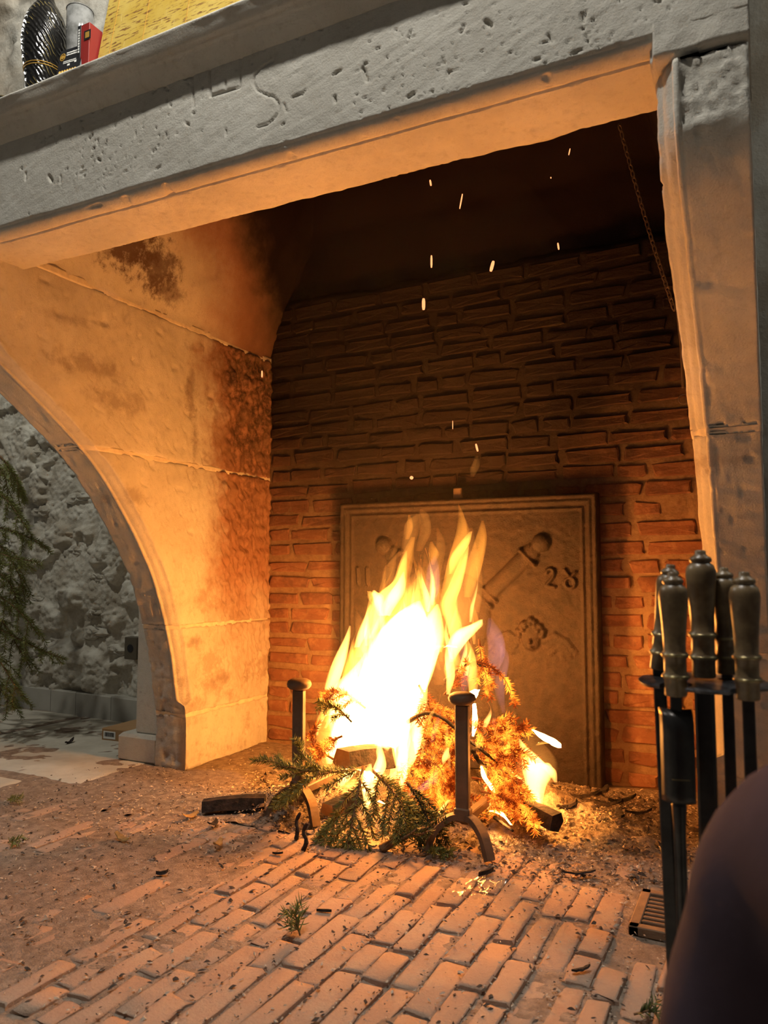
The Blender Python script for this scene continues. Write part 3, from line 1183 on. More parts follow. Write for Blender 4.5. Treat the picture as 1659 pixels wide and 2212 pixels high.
chips('ash_crumbs', M['ash'], 4200, s_ash, .006, .022, 'grey ash crumbs scattered over the ash bed', 'crumbs', 21)
chips('charcoal_crumbs', M['chip_dark'], 1500, s_ash, .008, .03, 'black charcoal crumbs around the fire', 'crumbs', 22)
chips('pale_crumbs', M['chip_pale'], 5600, s_floor, .004, .012, 'tiny pale crumbs in the brick joints', 'crumbs', 23, .0015)
chips('dark_crumbs', M['chip_dark'], 3400, s_floor, .005, .016, 'tiny dark crumbs on the brick floor', 'crumbs', 24, .0015)
chips('bark_crumbs', M['chip_pale'], 2300, s_left, .004, .016, 'brown bark crumbs beside the left jamb', 'crumbs', 25)
chips('wood_crumbs', M['chip_pale'], 2600, s_right, .004, .015, 'brown wood crumbs before the right brick wall', 'crumbs', 26)

# charred pieces lying about, each a thing
def shard(x, y, L, Wd, th, ang, mat, name, label, cat, group=None, z=None, tilt=.1, curl=.2):
    """a curled sliver with a pointed, ragged outline"""
    n = 7
    v = []
    f = []
    r = np.random.default_rng(int(abs(x * 913 + y * 571) * 100) % 100000)
    for i in range(n):
        t = i / (n - 1)
        wv = Wd * (math.sin(math.pi * (.08 + .84 * t)) ** .6) * r.uniform(.75, 1.1) / 2
        zz = curl * L * (t - .5) ** 2 + tilt * L * (t - .5)
        zz += abs(tilt) * L * .5
        xx = (t - .5) * L
        yo = r.uniform(-.1, .1) * Wd
        for (a, b) in ((-wv, 0), (wv, 0), (wv * .8, th), (-wv * .8, th)):
            v.append((xx, yo + a, zz + b + (.15 * Wd if a < 0 else 0)))
    for i in range(n - 1):
        for k in range(4):
            j = (k + 1) % 4
            f.append((i * 4 + k, i * 4 + j, i * 4 + 4 + j, i * 4 + 4 + k))
    f += [(3, 2, 1, 0), ((n - 1) * 4, (n - 1) * 4 + 1, (n - 1) * 4 + 2, (n - 1) * 4 + 3)]
    o = mesh(name, v, f, mat)
    o.location = (x, y, (ash_z(x, y) + .002) if z is None else z)
    o.rotation_euler = (0, 0, ang)
    tag(o, label, cat, group)
    return o


def fl(u, v):
    p = at_z(u, v)
    return p[0], p[1]


for (u, v, L, Wd, a) in ((1262, 1757, .10, .045, .3), (1312, 1772, .10, .04, -.2), (1345, 1748, .09, .035, .5), (1295, 1732, .08, .04, 1.0), (1380, 1775, .08, .03, .1), (1225, 1785, .07, .035, .8), (1340, 1800, .05, .025, 2.0)):
    x, y = fl(u, v)
    shard(x, y, L, Wd, .008, a, M['char'], 'charred_bark', 'curled piece of charred bark in the heap between fire and right wall', 'bark', 'charred bark heap', None, .15, .5)
x, y = fl(1250, 1895)
shard(x, y, .085, .022, .004, .45, M['char'], 'charred_leaf', 'flat black leaf sliver on the bricks in front of the right side of the fire', 'leaf', None, .006, .05, .2)
x, y = fl(700, 1975)
shard(x, y, .035, .007, .006, .35, M['char'], 'charred_twig', 'short black twig stub near the loose green sprig', 'twig', None, .005, .0, .0)
x, y = fl(350, 1895)
shard(x, y, .03, .018, .008, .6, M['char'], 'charcoal_lump', 'small black charcoal lump alone on the left bricks', 'charcoal', None, .004, .1, .5)
x, y = fl(1050, 1895)
shard(x, y, .05, .015, .010, 1.1, M['char'], 'charcoal_stick', 'black charcoal stick beside the crumpled film', 'charcoal', None, .006, .05, .1)
x, y = fl(1255, 2105)
shard(x, y, .04, .013, .004, .75, M['char'], 'bark_scrap', 'forked dark bark scrap on a brick in the foreground', 'bark', None, .005, .1, .3)
x, y = fl(600, 1850)
shard(x, y, .03, .010, .005, .2, M['char'], 'burnt_crumb', 'small burnt crumb left of the drooping green branch', 'charcoal', None, .004, .1, .2)
for (u, v, a, lb) in ((640, 1800, 1.2, 'knobbly burnt twig sticking up beside the green branch'), (655, 1825, .5, 'burnt forked twig lying beside the green branch tip')):
    x, y = fl(u, v + 15)
    q = [(x, y, .004), (x + .012 * math.cos(a), y, .03), (x - .006, y + .01, .05), (x + .005, y + .012, .075)]
    o = MB().tube(catmull(q, 8), [.007, .006, .0065, .005, .006, .005, .006, .004], 6).build('burnt_twig', M['char'])
    tag(o, lb, 'twig')
for (u, v, lb) in ((410, 1770, 'dead leaf curled up on the dusty bricks left of the fire'), (265, 1820, 'small yellowish dead leaf on the left bricks'), (470, 1832, 'pale leaf ring lying on the left bricks'), (150, 1608, 'dark leaf on the pale floor near the cardboard box'), (460, 1788, 'dark flake of bark next to the curled dead leaf')):
    x, y = fl(u, v)
    shard(x, y, .06, .022, .003, .4 + u * .01, M['leaf_dead'] if u not in (150, 460) else M['char'], 'dead_leaf', lb, 'leaf', None, .004, .12, .7)
# crumpled clear film on the bricks
x, y = fl(1030, 1925)
gx = np.linspace(-.04, .04, 14)
GXc, GYc = np.meshgrid(gx, np.linspace(-.06, .06, 18))
GZc = .004 + .012 * np.abs(fbm(GXc * 45, GYc * 45, 3, 170))
t = NT('clear_film')
tb = t.n('ShaderNodeBsdfTransparent')
gl = t.n('ShaderNodeBsdfGlossy')
gl.inputs['Roughness'].default_value = .15
mxs = t.n('ShaderNodeMixShader')
mxs.inputs[0].default_value = .10
t.t.links.new(tb.outputs[0], mxs.inputs[1])
t.t.links.new(gl.outputs[0], mxs.inputs[2])
t.t.links.new(mxs.outputs[0], t.out.inputs[0])
o = grid('crumpled_film', np.dstack([GXc + .3 * GYc + x, GYc + y, GZc]), t.m, None, False)
tag(o, 'crumpled scrap of clear glossy film on the bricks before the fire', 'film')

# split logs under the branches
def log(x, y, z, L, w, h, ang, tilt, label, mat_end):
    t_ = empty('split_log', (x, y, z))
    tag(t_, label, 'log')
    sec = [(-.5, -.35), (.1, -.5), (.5, -.1), (.35, .45), (-.3, .4)]
    v = []
    for k, s in enumerate((-.5, -.2, .15, .5)):
        for (a, b) in sec:
            v.append((s * L, a * w * (1 + .05 * math.sin(k * 3 + a)), b * h + .004 * math.sin(k * 5 + b * 9)))
    f = []
    for k in range(3):
        for i in range(5):
            j = (i + 1) % 5
            f.append((k * 5 + i, k * 5 + j, k * 5 + 5 + j, k * 5 + 5 + i))
    Mx = Matrix.Translation((x, y, z)) @ Matrix.Rotation(ang, 4, 'Z') @ Matrix.Rotation(tilt, 4, 'Y')
    mesh('bark_side', [tuple(Mx @ Vector(q)) for q in v], f, M['char'], t_)
    ends = [(4, 3, 2, 1, 0), (0, 1, 2, 3, 4)]
    mesh('sawn_end', [tuple(Mx @ Vector(q)) for q in v[:5]], [ends[0]], mat_end, t_)
    mesh('sawn_end', [tuple(Mx @ Vector(q)) for q in v[-5:]], [ends[1]], mat_end, t_)
    return t_


p = at_y(700, 1712, 2.14)
log(p[0] + .075, 2.14 + .14, .165, .22, .085, .08, math.radians(75), .12, 'split log with a pale sawn end poking out behind the green branch', M['wood'])
p = at_y(650, 1742, 2.10)
log(-1.225, 2.20, .036, .18, .06, .05, math.radians(80), .02, 'thin charred log lying on the ash under the pale log end', M['wood'])
log(-1.56, 2.06, .030, .20, .05, .045, math.radians(28), -.05, 'charred split stick lying in the ash before the left andiron', M['char'])
log(-1.0, 2.52, .148, .46, .085, .08, math.radians(6), .0, 'charred log lying across the andiron bars inside the fire', M['char'])
log(-.63, 2.26, .075, .20, .05, .05, math.radians(-35), .0, 'charred stick slanting down right of the front andiron post', M['char'])


# ---- spruce branches
def spruce(name, label, cat, pts, twigs, tl, nd, nl, mats, group=None, seed=0, rad=.005, droop=.0, kind2=None):
    """pts: 3D stem; twigs: count of side twigs; tl: twig length; nd: needles per metre; nl: needle length"""
    r = np.random.default_rng(seed)
    root = empty(name, pts[0])
    tag(root, label, cat, group)
    stem = catmull(pts, 26)
    lines = [stem]
    sm = MB()
    sm.tube(stem, np.linspace(rad, rad * .35, len(stem)), 6)
    d0 = stem[-1] - stem[0]
    d0 = d0 / np.linalg.norm(d0)
    side = np.cross(d0, np.array([0, 0, 1.0]))
    if np.linalg.norm(side) < .25:
        side = np.array([cR[0], cR[1], 0])
    side = side / np.linalg.norm(side)
    for k in range(twigs):
        tt = .12 + .80 * (k + r.uniform(0, .6)) / max(twigs, 1)
        i = min(int(tt * 25), 24)
        b = stem[i]
        tg = stem[i + 1] - stem[max(i - 1, 0)]
        tg = tg / np.linalg.norm(tg)
        sg = 1 if k % 2 else -1
        L = tl * (1.05 - .65 * tt) * r.uniform(.8, 1.15)
        dr = tg * .75 + side * sg * .75 + np.array([0, 0, r.uniform(-.2, .15)])
        dr = dr / np.linalg.norm(dr)
        q = [b + dr * L * s + np.array([0, 0, -droop * s * s * L]) for s in np.linspace(0, 1, 8)]
        lines.append(np.array(q))
        sm.tube(q, np.linspace(rad * .45, rad * .2, 8), 5)
    sm.build('stem', mats[1], root, True)
    V = []
    Fc = []
    n = 0
    for li, ln in enumerate(lines):
        seglen = np.linalg.norm(np.diff(ln, axis=0), axis=1)
        tot = seglen.sum()
        cnt = int(tot * nd)
        cum = np.r_[0, np.cumsum(seglen)]
        for s in np.linspace(.06 * tot if li else .10 * tot, tot, cnt):
            i = min(np.searchsorted(cum, s) - 1, len(ln) - 2)
            i = max(i, 0)
            t_ = (s - cum[i]) / (seglen[i] + 1e-9)
            b = ln[i] * (1 - t_) + ln[i + 1] * t_
            tg = (ln[i + 1] - ln[i]) / (seglen[i] + 1e-9)
            a = np.cross(tg, np.array([.3, .2, .93]))
            a = a / (np.linalg.norm(a) + 1e-9)
            c = np.cross(tg, a)
            ph = r.uniform(0, 2 * math.pi)
            o = a * math.cos(ph) + c * math.sin(ph)
            sp = r.uniform(.55, 1.0)
            dv = tg * sp * .75 + o * .75 + np.array([0, 0, .12])
            dv = dv / np.linalg.norm(dv)
            l = nl * r.uniform(.75, 1.1)
            wv = np.cross(dv, o)
            wv = wv / (np.linalg.norm(wv) + 1e-9) * .00115
            u2 = np.cross(dv, wv)
            u2 = u2 / (np.linalg.norm(u2) + 1e-9) * .00115
            m = b + dv * l * .55 + np.array([0, 0, -.05 * l])
            V += [b + wv * .8, b - wv * .5 + u2 * .8, b - wv * .5 - u2 * .8, m + wv, m - wv * .6 + u2, m - wv * .6 - u2, b + dv * l]
            Fc += [(n, n + 1, n + 4, n + 3), (n + 1, n + 2, n + 5, n + 4), (n + 2, n, n + 3, n + 5), (n + 3, n + 4, n + 6), (n + 4, n + 5, n + 6), (n + 5, n + 3, n + 6)]
            n += 7
    o = mesh('needles', V, Fc, mats[0], root)
    tag(o, kind='stuff')
    return root


G = (M['needle'], M['bark'])
B = (M['ember'], M['coal'])
GS = 'green spruce branches in front of the fire'
spruce('spruce_branch', 'green spruce branch reaching left over the split log', 'branch', [p3(800, 1655, 2.10), p3(740, 1666, 2.06), (p3(660, 1664, 2.02)), p3(612, 1652, 2.0), p3(562, 1636, 1.99)], 9, .12, 900, .021, G, GS, 1, .0055)
spruce('spruce_branch', 'green spruce branch drooping to the bricks in front of the flames', 'branch', [p3(785, 1655, 2.08), p3(772, 1720, 2.02), p3(760, 1780, 1.97), p3(752, 1818, 1.95), p3(752, 1852, 1.935)], 12, .13, 950, .021, G, GS, 2, .0055, .5)
spruce('spruce_branch', 'green spruce tip bending down to the lower left of the drooping branch', 'branch', [p3(745, 1745, 2.02), p3(715, 1775, 1.99), p3(685, 1810, 1.97), p3(655, 1850, 1.955)], 8, .08, 950, .019, G, GS, 3, .004, .5)
spruce('spruce_branch', 'green spruce branch lying against the glowing heap, right of the drooping branch', 'branch', [p3(800, 1660, 2.10), p3(840, 1700, 2.06), p3(868, 1740, 2.03), p3(880, 1800, 1.99)], 11, .11, 950, .020, G, GS, 4, .005, .7)
spruce('spruce_branch', 'green spruce twig hanging in front of the left andiron foot', 'branch', [p3(690, 1668, 2.03), p3(655, 1690, 2.01), p3(622, 1712, 2.0), p3(596, 1728, 1.99)], 7, .075, 950, .020, G, GS, 14, .0035, .4)
spruce('spruce_branch', 'green spruce twig pointing up at the left edge of the fire', 'branch', [p3(700, 1672, 2.04), p3(672, 1650, 2.03), p3(652, 1625, 2.03), p3(645, 1598, 2.03)], 5, .07, 950, .020, G, GS, 5, .003)
spruce('spruce_branch', 'dull green spruce twig beside the left andiron knob', 'branch', [p3(760, 1560, 2.14), p3(730, 1530, 2.13), p3(708, 1520, 2.12), p3(685, 1515, 2.12)], 6, .06, 900, .020, G, GS, 6, .003, .6)
spruce('spruce_branch', 'dark green spruce branch with a cut woody end on the bricks', 'branch', [p3(822, 1835, 1.97), p3(870, 1808, 2.0), p3(930, 1782, 2.06), p3(985, 1755, 2.12)], 10, .11, 1000, .020, (M['needle_dark'], M['bark']), GS, 7, .013, -.2)
spruce('spruce_branch', 'charred greenish spruce clump between cut branch end and andiron post', 'branch', [p3(880, 1690, 2.14), p3(905, 1730, 2.10), p3(925, 1775, 2.06), p3(930, 1810, 2.03)], 9, .10, 1000, .020, (M['needle_dark'], M['char']), GS, 8, .005, .5)
spruce('spruce_sprig', 'short green spruce sprig flat on the bricks under the andiron foot', 'sprig', [(at_z(905, 1842)[0], at_z(905, 1842)[1], .012), (at_z(940, 1848)[0], at_z(940, 1848)[1], .014), (at_z(975, 1858)[0], at_z(975, 1858)[1], .012)], 5, .05, 1000, .018, G, None, 9, .003)
x, y = fl(640, 2025)
spruce('spruce_sprig', 'loose green spruce sprig standing up from the foreground bricks', 'sprig', [(x + .01, y, .006), (x, y, .03), (x - .006, y + .004, .055)], 4, .045, 600, .028, G, None, 10, .002)
x, y = fl(25, 1735)
spruce('spruce_sprig', 'small green sprig on the pale floor edge left of the bricks', 'sprig', [(x - .02, y, .006), (x + .01, y, .015), (x + .035, y, .012)], 3, .04, 500, .02, G, None, 11, .002)
x, y = fl(25, 1826)
spruce('spruce_sprig', 'tiny green sprig on the left bricks below the sprig on the floor edge', 'sprig', [(x - .015, y, .006), (x + .005, y, .014), (x + .03, y, .01)], 2, .035, 500, .018, G, None, 12, .002)
x, y = fl(1395, 2205)
spruce('spruce_sprig', 'dry spruce sprig on the bricks at the foot of the fire tools', 'sprig', [(x - .02, y, .006), (x + .01, y + .005, .016), (x + .035, y - .004, .01)], 3, .035, 500, .02, (M['needle_dark'], M['bark']), None, 13, .002)

BS = 'burning spruce branches'
burn = [
    ([(985, 1440, 2.42), (1040, 1432, 2.40), (1085, 1462, 2.38), (1105, 1500, 2.37), (1116, 1522, 2.36)], 2, .04, 'glowing spruce twig arching over right of the flames'),
    ([(1035, 1380, 2.42), (1040, 1430, 2.42), (1052, 1470, 2.40), (1060, 1510, 2.38)], 2, .05, 'glowing spruce twig hanging below the tall yellow flame'),
    ([(960, 1500, 2.40), (985, 1470, 2.40), (1000, 1440, 2.40), (1010, 1425, 2.40)], 6, .07, 'glowing spruce tip above the front andiron knob'),
    ([(1010, 1600, 2.36), (1060, 1600, 2.34), (1110, 1580, 2.32), (1140, 1562, 2.31)], 8, .09, 'glowing spruce branch pointing right at half height'),
    ([(1000, 1640, 2.36), (1060, 1630, 2.33), (1110, 1618, 2.30), (1155, 1640, 2.29)], 9, .10, 'glowing spruce branch under the flame jet'),
    ([(1020, 1680, 2.34), (1070, 1690, 2.31), (1120, 1720, 2.28), (1160, 1765, 2.26)], 10, .11, 'glowing spruce branch slanting down to the ash at right'),
    ([(960, 1690, 2.36), (1010, 1720, 2.32), (1070, 1735, 2.29), (1130, 1740, 2.27)], 10, .10, 'glowing spruce branch low over the ash'),
    ([(900, 1560, 2.40), (930, 1600, 2.38), (945, 1650, 2.35), (950, 1700, 2.33)], 10, .11, 'glowing spruce branch hanging left of the front andiron post'),
    ([(880, 1600, 2.38), (895, 1650, 2.34), (905, 1700, 2.30), (912, 1745, 2.26)], 9, .10, 'reddish smouldering spruce branch behind the charred clump'),
    ([(925, 1500, 2.44), (950, 1545, 2.42), (975, 1590, 2.40), (985, 1640, 2.38)], 10, .10, 'glowing spruce branch behind the front andiron post'),
    ([(940, 1770, 2.22), (965, 1740, 2.24), (975, 1700, 2.26), (985, 1660, 2.28)], 8, .09, 'glowing spruce tip rising from the ash beside the post'),
    ([(790, 1530, 2.30), (750, 1500, 2.28), (720, 1492, 2.27), (695, 1500, 2.26)], 7, .07, 'glowing curled spruce tip at the left edge of the flames'),
    ([(720, 1640, 2.24), (690, 1620, 2.22), (672, 1590, 2.22), (690, 1560, 2.22)], 4, .05, 'thin smouldering twig between the green twig and left andiron'),
    ([(1050, 1560, 2.44), (1080, 1580, 2.42), (1110, 1640, 2.38), (1120, 1700, 2.34)], 9, .10, 'glowing spruce branch deep inside the right half of the heap'),
    ([(830, 1560, 2.46), (880, 1540, 2.46), (930, 1530, 2.45), (990, 1545, 2.44)], 10, .11, 'glowing spruce branch lying across the back of the heap'),
]
burn += [
    ([(905, 1480, 2.36), (925, 1520, 2.34), (935, 1560, 2.32), (940, 1600, 2.30)], 9, .08, 'glowing spruce branch just right of the white flames'),
    ([(1000, 1560, 2.30), (1040, 1565, 2.28), (1075, 1560, 2.27), (1100, 1545, 2.26)], 7, .08, 'glowing spruce branch level with the middle of the andiron post'),
    ([(1030, 1640, 2.26), (1070, 1655, 2.25), (1105, 1680, 2.24), (1140, 1720, 2.23)], 9, .09, 'glowing spruce branch in front of the right flames'),
    ([(920, 1640, 2.28), (950, 1660, 2.26), (960, 1700, 2.25), (955, 1750, 2.23)], 9, .09, 'glowing spruce branch beside the charred clump'),
    ([(1040, 1710, 2.22), (1080, 1720, 2.20), (1130, 1745, 2.20), (1165, 1780, 2.20)], 8, .07, 'glowing spruce tip touching the ash at right'),
    ([(740, 1590, 2.22), (715, 1600, 2.20), (690, 1610, 2.19), (668, 1640, 2.18)], 6, .05, 'orange smouldering twig left of the white flames'),
]
for i, (pts, tw, tl, lb) in enumerate(burn):
    spruce('spruce_branch', lb, 'branch', [p3(*q) for q in pts], tw + 2, tl, 900, .021, B, BS, 40 + i, .004, .5)
for i, (pts, rad, lb) in enumerate((([(880, 1560, 2.30), (920, 1540, 2.29), (962, 1555, 2.28), (1000, 1590, 2.27), (1040, 1620, 2.27), (1075, 1650, 2.27)], .007, 'bare black branch crossing behind the front andiron post'),
                                    ([(1020, 1618, 2.25), (1040, 1650, 2.25), (1085, 1665, 2.26)], .008, 'short bare black branch fork right of the post'),
                                    ([(960, 1470, 2.40), (1010, 1435, 2.40), (1050, 1440, 2.40)], .005, 'bare dark twig below the tall yellow flame'),
                                    ([(1068, 1765, 2.2), (1085, 1778, 2.18), (1108, 1795, 2.15)], .006, 'black stick end at the foot of the glowing heap'))):
    q = catmull([p3(*a) for a in pts], 16)
    r_ = np.linspace(rad, rad * .6, 16) * (1 + .2 * np.sin(np.arange(16) * 2.1))
    tag(MB().tube(q, r_, 7).build('bare_branch', M['char'], None, True), lb, 'branch')

# ---- flames: closed tongues filled with a glowing gas
def tongue(mat, Y, pts, seed=0, flat=.75):
    r = np.random.default_rng(seed)
    P = np.array([[*p3(u, v, Y + (k % 2) * .012), rr * 2.55 / F_PX] for k, (u, v, rr) in enumerate(pts)])
    m = max(14, 5 * len(pts))
    C = catmull(P, m)
    n = 14
    V = []
    ph1, ph2 = r.uniform(0, 6.28, 2)
    for i, c in enumerate(C):
        t_ = i / (m - 1)
        rr = max(c[3], .0004)
        for k in range(n):
            th = 2 * math.pi * k / n
            q = rr * (1 + .16 * math.sin(3 * th + ph1 + 5 * t_) + .10 * math.sin(5 * th - ph2 + 9 * t_))
            V.append((c[0] + q * math.cos(th) + .10 * rr * math.sin(8 * t_ + ph2), c[1] + q * flat * math.sin(th), c[2] + .12 * rr * math.sin(2 * th + 7 * t_ + ph1)))
    Fq = []
    for i in range(m - 1):
        for k in range(n):
            j = (k + 1) % n
            Fq.append((i * n + k, i * n + j, i * n + n + j, i * n + n + k))
    Fq.append(tuple(range(n - 1, -1, -1)))
    Fq.append(tuple(range((m - 1) * n, m * n)))
    return mesh('flame', V, Fq, M[mat], fire, True)


FL = [
    ('fl_core', 2.36, [(745, 1690, 6), (758, 1655, 26), (775, 1600, 46), (800, 1530, 62), (835, 1445, 70), (865, 1380, 64), (888, 1330, 40), (905, 1298, 5)]),
    ('fl_core', 2.40, [(815, 1650, 8), (845, 1580, 40), (878, 1490, 56), (905, 1410, 46), (930, 1345, 22), (945, 1305, 3)]),
    ('fl_core', 2.30, [(712, 1650, 6), (728, 1610, 26), (762, 1540, 38), (800, 1470, 30), (815, 1430, 6)]),
    ('fl_core', 2.34, [(800, 1690, 5), (815, 1640, 14), (850, 1560, 24), (872, 1490, 22), (890, 1420, 6)]),
    ('fl_core', 2.32, [(860, 1690, 3), (885, 1640, 13), (905, 1560, 13), (915, 1480, 9), (918, 1440, 3)]),
    ('fl_yel', 2.40, [(800, 1380, 12), (815, 1325, 26), (838, 1285, 28), (862, 1255, 16), (872, 1215, 9), (878, 1190, 2)]),
    ('fl_yel', 2.38, [(835, 1330, 16), (812, 1290, 16), (796, 1277, 4)]),
    ('fl_core', 2.41, [(835, 1330, 10), (850, 1290, 18), (866, 1258, 10), (872, 1235, 2)]),
    ('fl_core', 2.38, [(822, 1330, 6), (815, 1290, 13), (808, 1275, 3)]),
    ('fl_core', 2.30, [(702, 1500, 4), (716, 1480, 14), (734, 1432, 15), (748, 1385, 8), (756, 1352, 2)]),
    ('fl_core', 2.28, [(718, 1540, 8), (742, 1490, 24), (772, 1450, 16), (790, 1410, 3)]),
    ('fl_core', 2.29, [(690, 1515, 3), (712, 1500, 12), (735, 1500, 14), (760, 1500, 5)]),
    ('fl_core', 2.29, [(708, 1545, 5), (730, 1540, 12), (770, 1530, 8)]),
    ('fl_yel', 2.33, [(775, 1420, 8), (785, 1370, 12), (795, 1330, 8), (800, 1290, 2)]),
    ('fl_yel', 2.42, [(905, 1420, 20), (930, 1400, 22), (955, 1395, 14), (985, 1398, 3)]),
    ('fl_core', 2.40, [(975, 1430, 4), (985, 1390, 20), (1005, 1365, 22), (1028, 1350, 14), (1040, 1338, 3)]),
    ('fl_yel', 2.42, [(985, 1400, 8), (978, 1350, 17), (970, 1305, 17), (985, 1265, 15), (1000, 1215, 10), (1010, 1180, 3)]),
    ('fl_yel', 2.40, [(972, 1240, 3), (982, 1210, 12), (1002, 1175, 12), (1018, 1148, 3)]),
    ('fl_or', 2.43, [(955, 1330, 8), (972, 1270, 20), (985, 1210, 22), (1000, 1150, 15), (998, 1115, 7), (990, 1088, 1)]),
    ('fl_or', 2.45, [(1010, 1290, 8), (1022, 1230, 18), (1040, 1170, 14), (1042, 1125, 3)]),
    ('fl_or', 2.42, [(860, 1330, 10), (862, 1270, 16), (880, 1205, 14), (893, 1160, 5)]),
    ('fl_dim', 2.44, [(870, 1220, 8), (882, 1170, 16), (892, 1130, 18), (902, 1110, 5)]),
    ('fl_dim', 2.45, [(905, 1190, 8), (920, 1150, 14), (915, 1115, 12), (910, 1100, 3)]),
    ('fl_or', 2.44, [(880, 1165, 5), (886, 1135, 8), (884, 1112, 3)]),
    ('fl_dim', 2.42, [(845, 1300, 8), (840, 1240, 16), (850, 1200, 8), (858, 1170, 2)]),
    ('fl_dim', 2.44, [(940, 1330, 14), (935, 1250, 20), (950, 1180, 12), (945, 1140, 3)]),
    ('fl_or', 2.45, [(935, 1220, 4), (937, 1195, 12), (932, 1170, 3)]),
    ('fl_dim', 2.40, [(1020, 1030, 4), (1026, 1010, 10), (1030, 985, 4)]),
    ('fl_core', 2.30, [(1168, 1790, 2), (1162, 1745, 8), (1158, 1700, 18), (1160, 1665, 27), (1150, 1640, 20), (1132, 1615, 8), (1122, 1596, 2)]),
    ('fl_core', 2.30, [(1200, 1690, 3), (1188, 1660, 11), (1168, 1650, 12), (1150, 1660, 4)]),
    ('fl_core', 2.31, [(1140, 1700, 4), (1115, 1680, 9), (1102, 1665, 5), (1096, 1655, 1)]),
    ('fl_core', 2.32, [(1150, 1576, 2), (1172, 1588, 9), (1192, 1604, 12), (1209, 1615, 3)]),
    ('fl_yel', 2.32, [(1160, 1610, 3), (1178, 1604, 11), (1200, 1608, 3)]),
    ('fl_core', 2.28, [(1172, 1792, 2), (1172, 1765, 7), (1164, 1735, 6), (1160, 1710, 2)]),
    ('fl_core', 2.24, [(1040, 1655, 2), (1048, 1680, 5), (1060, 1700, 5), (1068, 1715, 2)]),
    ('fl_core', 2.25, [(1030, 1490, 6), (1022, 1500, 10), (1018, 1520, 3)]),
    ('fl_core', 2.26, [(1024, 1520, 3), (1026, 1560, 5), (1022, 1590, 2)]),
    ('fl_yel', 2.38, [(1018, 1520, 6), (1022, 1470, 11), (1018, 1420, 10), (1008, 1380, 3)]),
    ('fl_core', 2.34, [(968, 1500, 4), (972, 1460, 10), (970, 1420, 9), (965, 1395, 2)]),
    ('fl_yel', 2.36, [(905, 1700, 3), (902, 1640, 12), (915, 1570, 11), (922, 1500, 4)]),
    ('fl_core', 2.26, [(958, 1650, 2), (962, 1635, 8), (968, 1615, 3)]),
    ('fl_core', 2.16, [(955, 1770, 2), (950, 1755, 5), (970, 1728, 3)]),
    ('fl_core', 2.16, [(1060, 1752, 3), (1075, 1755, 8), (1090, 1765, 3), (1105, 1782, 2)]),
    ('fl_core', 2.06, [(790, 1760, 3), (795, 1715, 13), (792, 1680, 13), (800, 1650, 3)]),
    ('fl_core', 2.06, [(780, 1748, 3), (795, 1735, 9), (815, 1730, 5), (830, 1736, 2)]),
    ('fl_core', 2.07, [(722, 1665, 2), (745, 1662, 6), (775, 1662, 5), (790, 1668, 2)]),
    ('fl_pur', 2.42, [(1060, 1470, 6), (1072, 1420, 18), (1070, 1375, 18), (1058, 1335, 4)]),
    ('fl_pur', 2.42, [(1088, 1540, 4), (1080, 1480, 12), (1090, 1420, 10), (1080, 1390, 3)]),
    ('fl_pur', 2.40, [(1000, 1500, 6), (1008, 1450, 14), (1000, 1400, 8), (1000, 1380, 2)]),
    ('fl_pur', 2.42, [(920, 1330, 8), (932, 1280, 18), (935, 1230, 14), (940, 1200, 3)]),
    ('fl_pur', 2.20, [(880, 1720, 4), (920, 1700, 14), (935, 1680, 10), (945, 1660, 2)]),
    ('fl_dim', 2.36, [(1040, 1700, 6), (1060, 1650, 20), (1070, 1600, 14), (1075, 1560, 3)]),
    ('fl_dim', 2.38, [(940, 1700, 8), (950, 1640, 24), (945, 1580, 16), (940, 1540, 3)]),
    ('fl_dim', 2.34, [(770, 1400, 6), (778, 1350, 12), (770, 1320, 2)]),
    ('fl_core', 2.33, [(845, 1735, 2), (862, 1732, 4), (872, 1728, 2)]),
]
FL += [
    ('fl_dim', 2.37, [(735, 1710, 10), (745, 1660, 45), (765, 1600, 72), (795, 1525, 90), (830, 1445, 98), (862, 1375, 90), (888, 1315, 64), (905, 1260, 30), (912, 1225, 4)]),
    ('fl_or', 2.39, [(790, 1560, 20), (805, 1490, 66), (838, 1420, 86), (868, 1355, 76), (888, 1310, 52), (900, 1270, 20), (905, 1245, 3)]),
    ('fl_or', 2.31, [(700, 1660, 8), (715, 1615, 34), (742, 1545, 44), (770, 1480, 36), (785, 1425, 18), (792, 1390, 3)]),
    ('fl_dim', 2.40, [(950, 1480, 10), (965, 1400, 40), (985, 1320, 46), (1000, 1250, 36), (1010, 1190, 22), (1018, 1140, 4)]),
    ('fl_dim', 2.36, [(1130, 1780, 8), (1150, 1710, 34), (1155, 1650, 40), (1150, 1600, 18), (1148, 1570, 3)]),
]
rf = np.random.default_rng(77)
def wisp(m_, u, v, L, r0, Y, top=880, pull=.45):
    k = 5
    pts = []
    sway = rf.uniform(-14, 14)
    for q in range(k):
        t_ = q / (k - 1)
        w_ = (.15 + .85 * math.sin(math.pi * min(t_ * 1.35 + .12, 1.0)) ** .8) * (1 - t_) ** .45
        pts.append((u + (top - u) * pull * t_ * L / 260 + sway * math.sin(t_ * 3.6 + u), v - L * t_, max(r0 * w_, .8)))
    FL.append((m_, Y, pts))


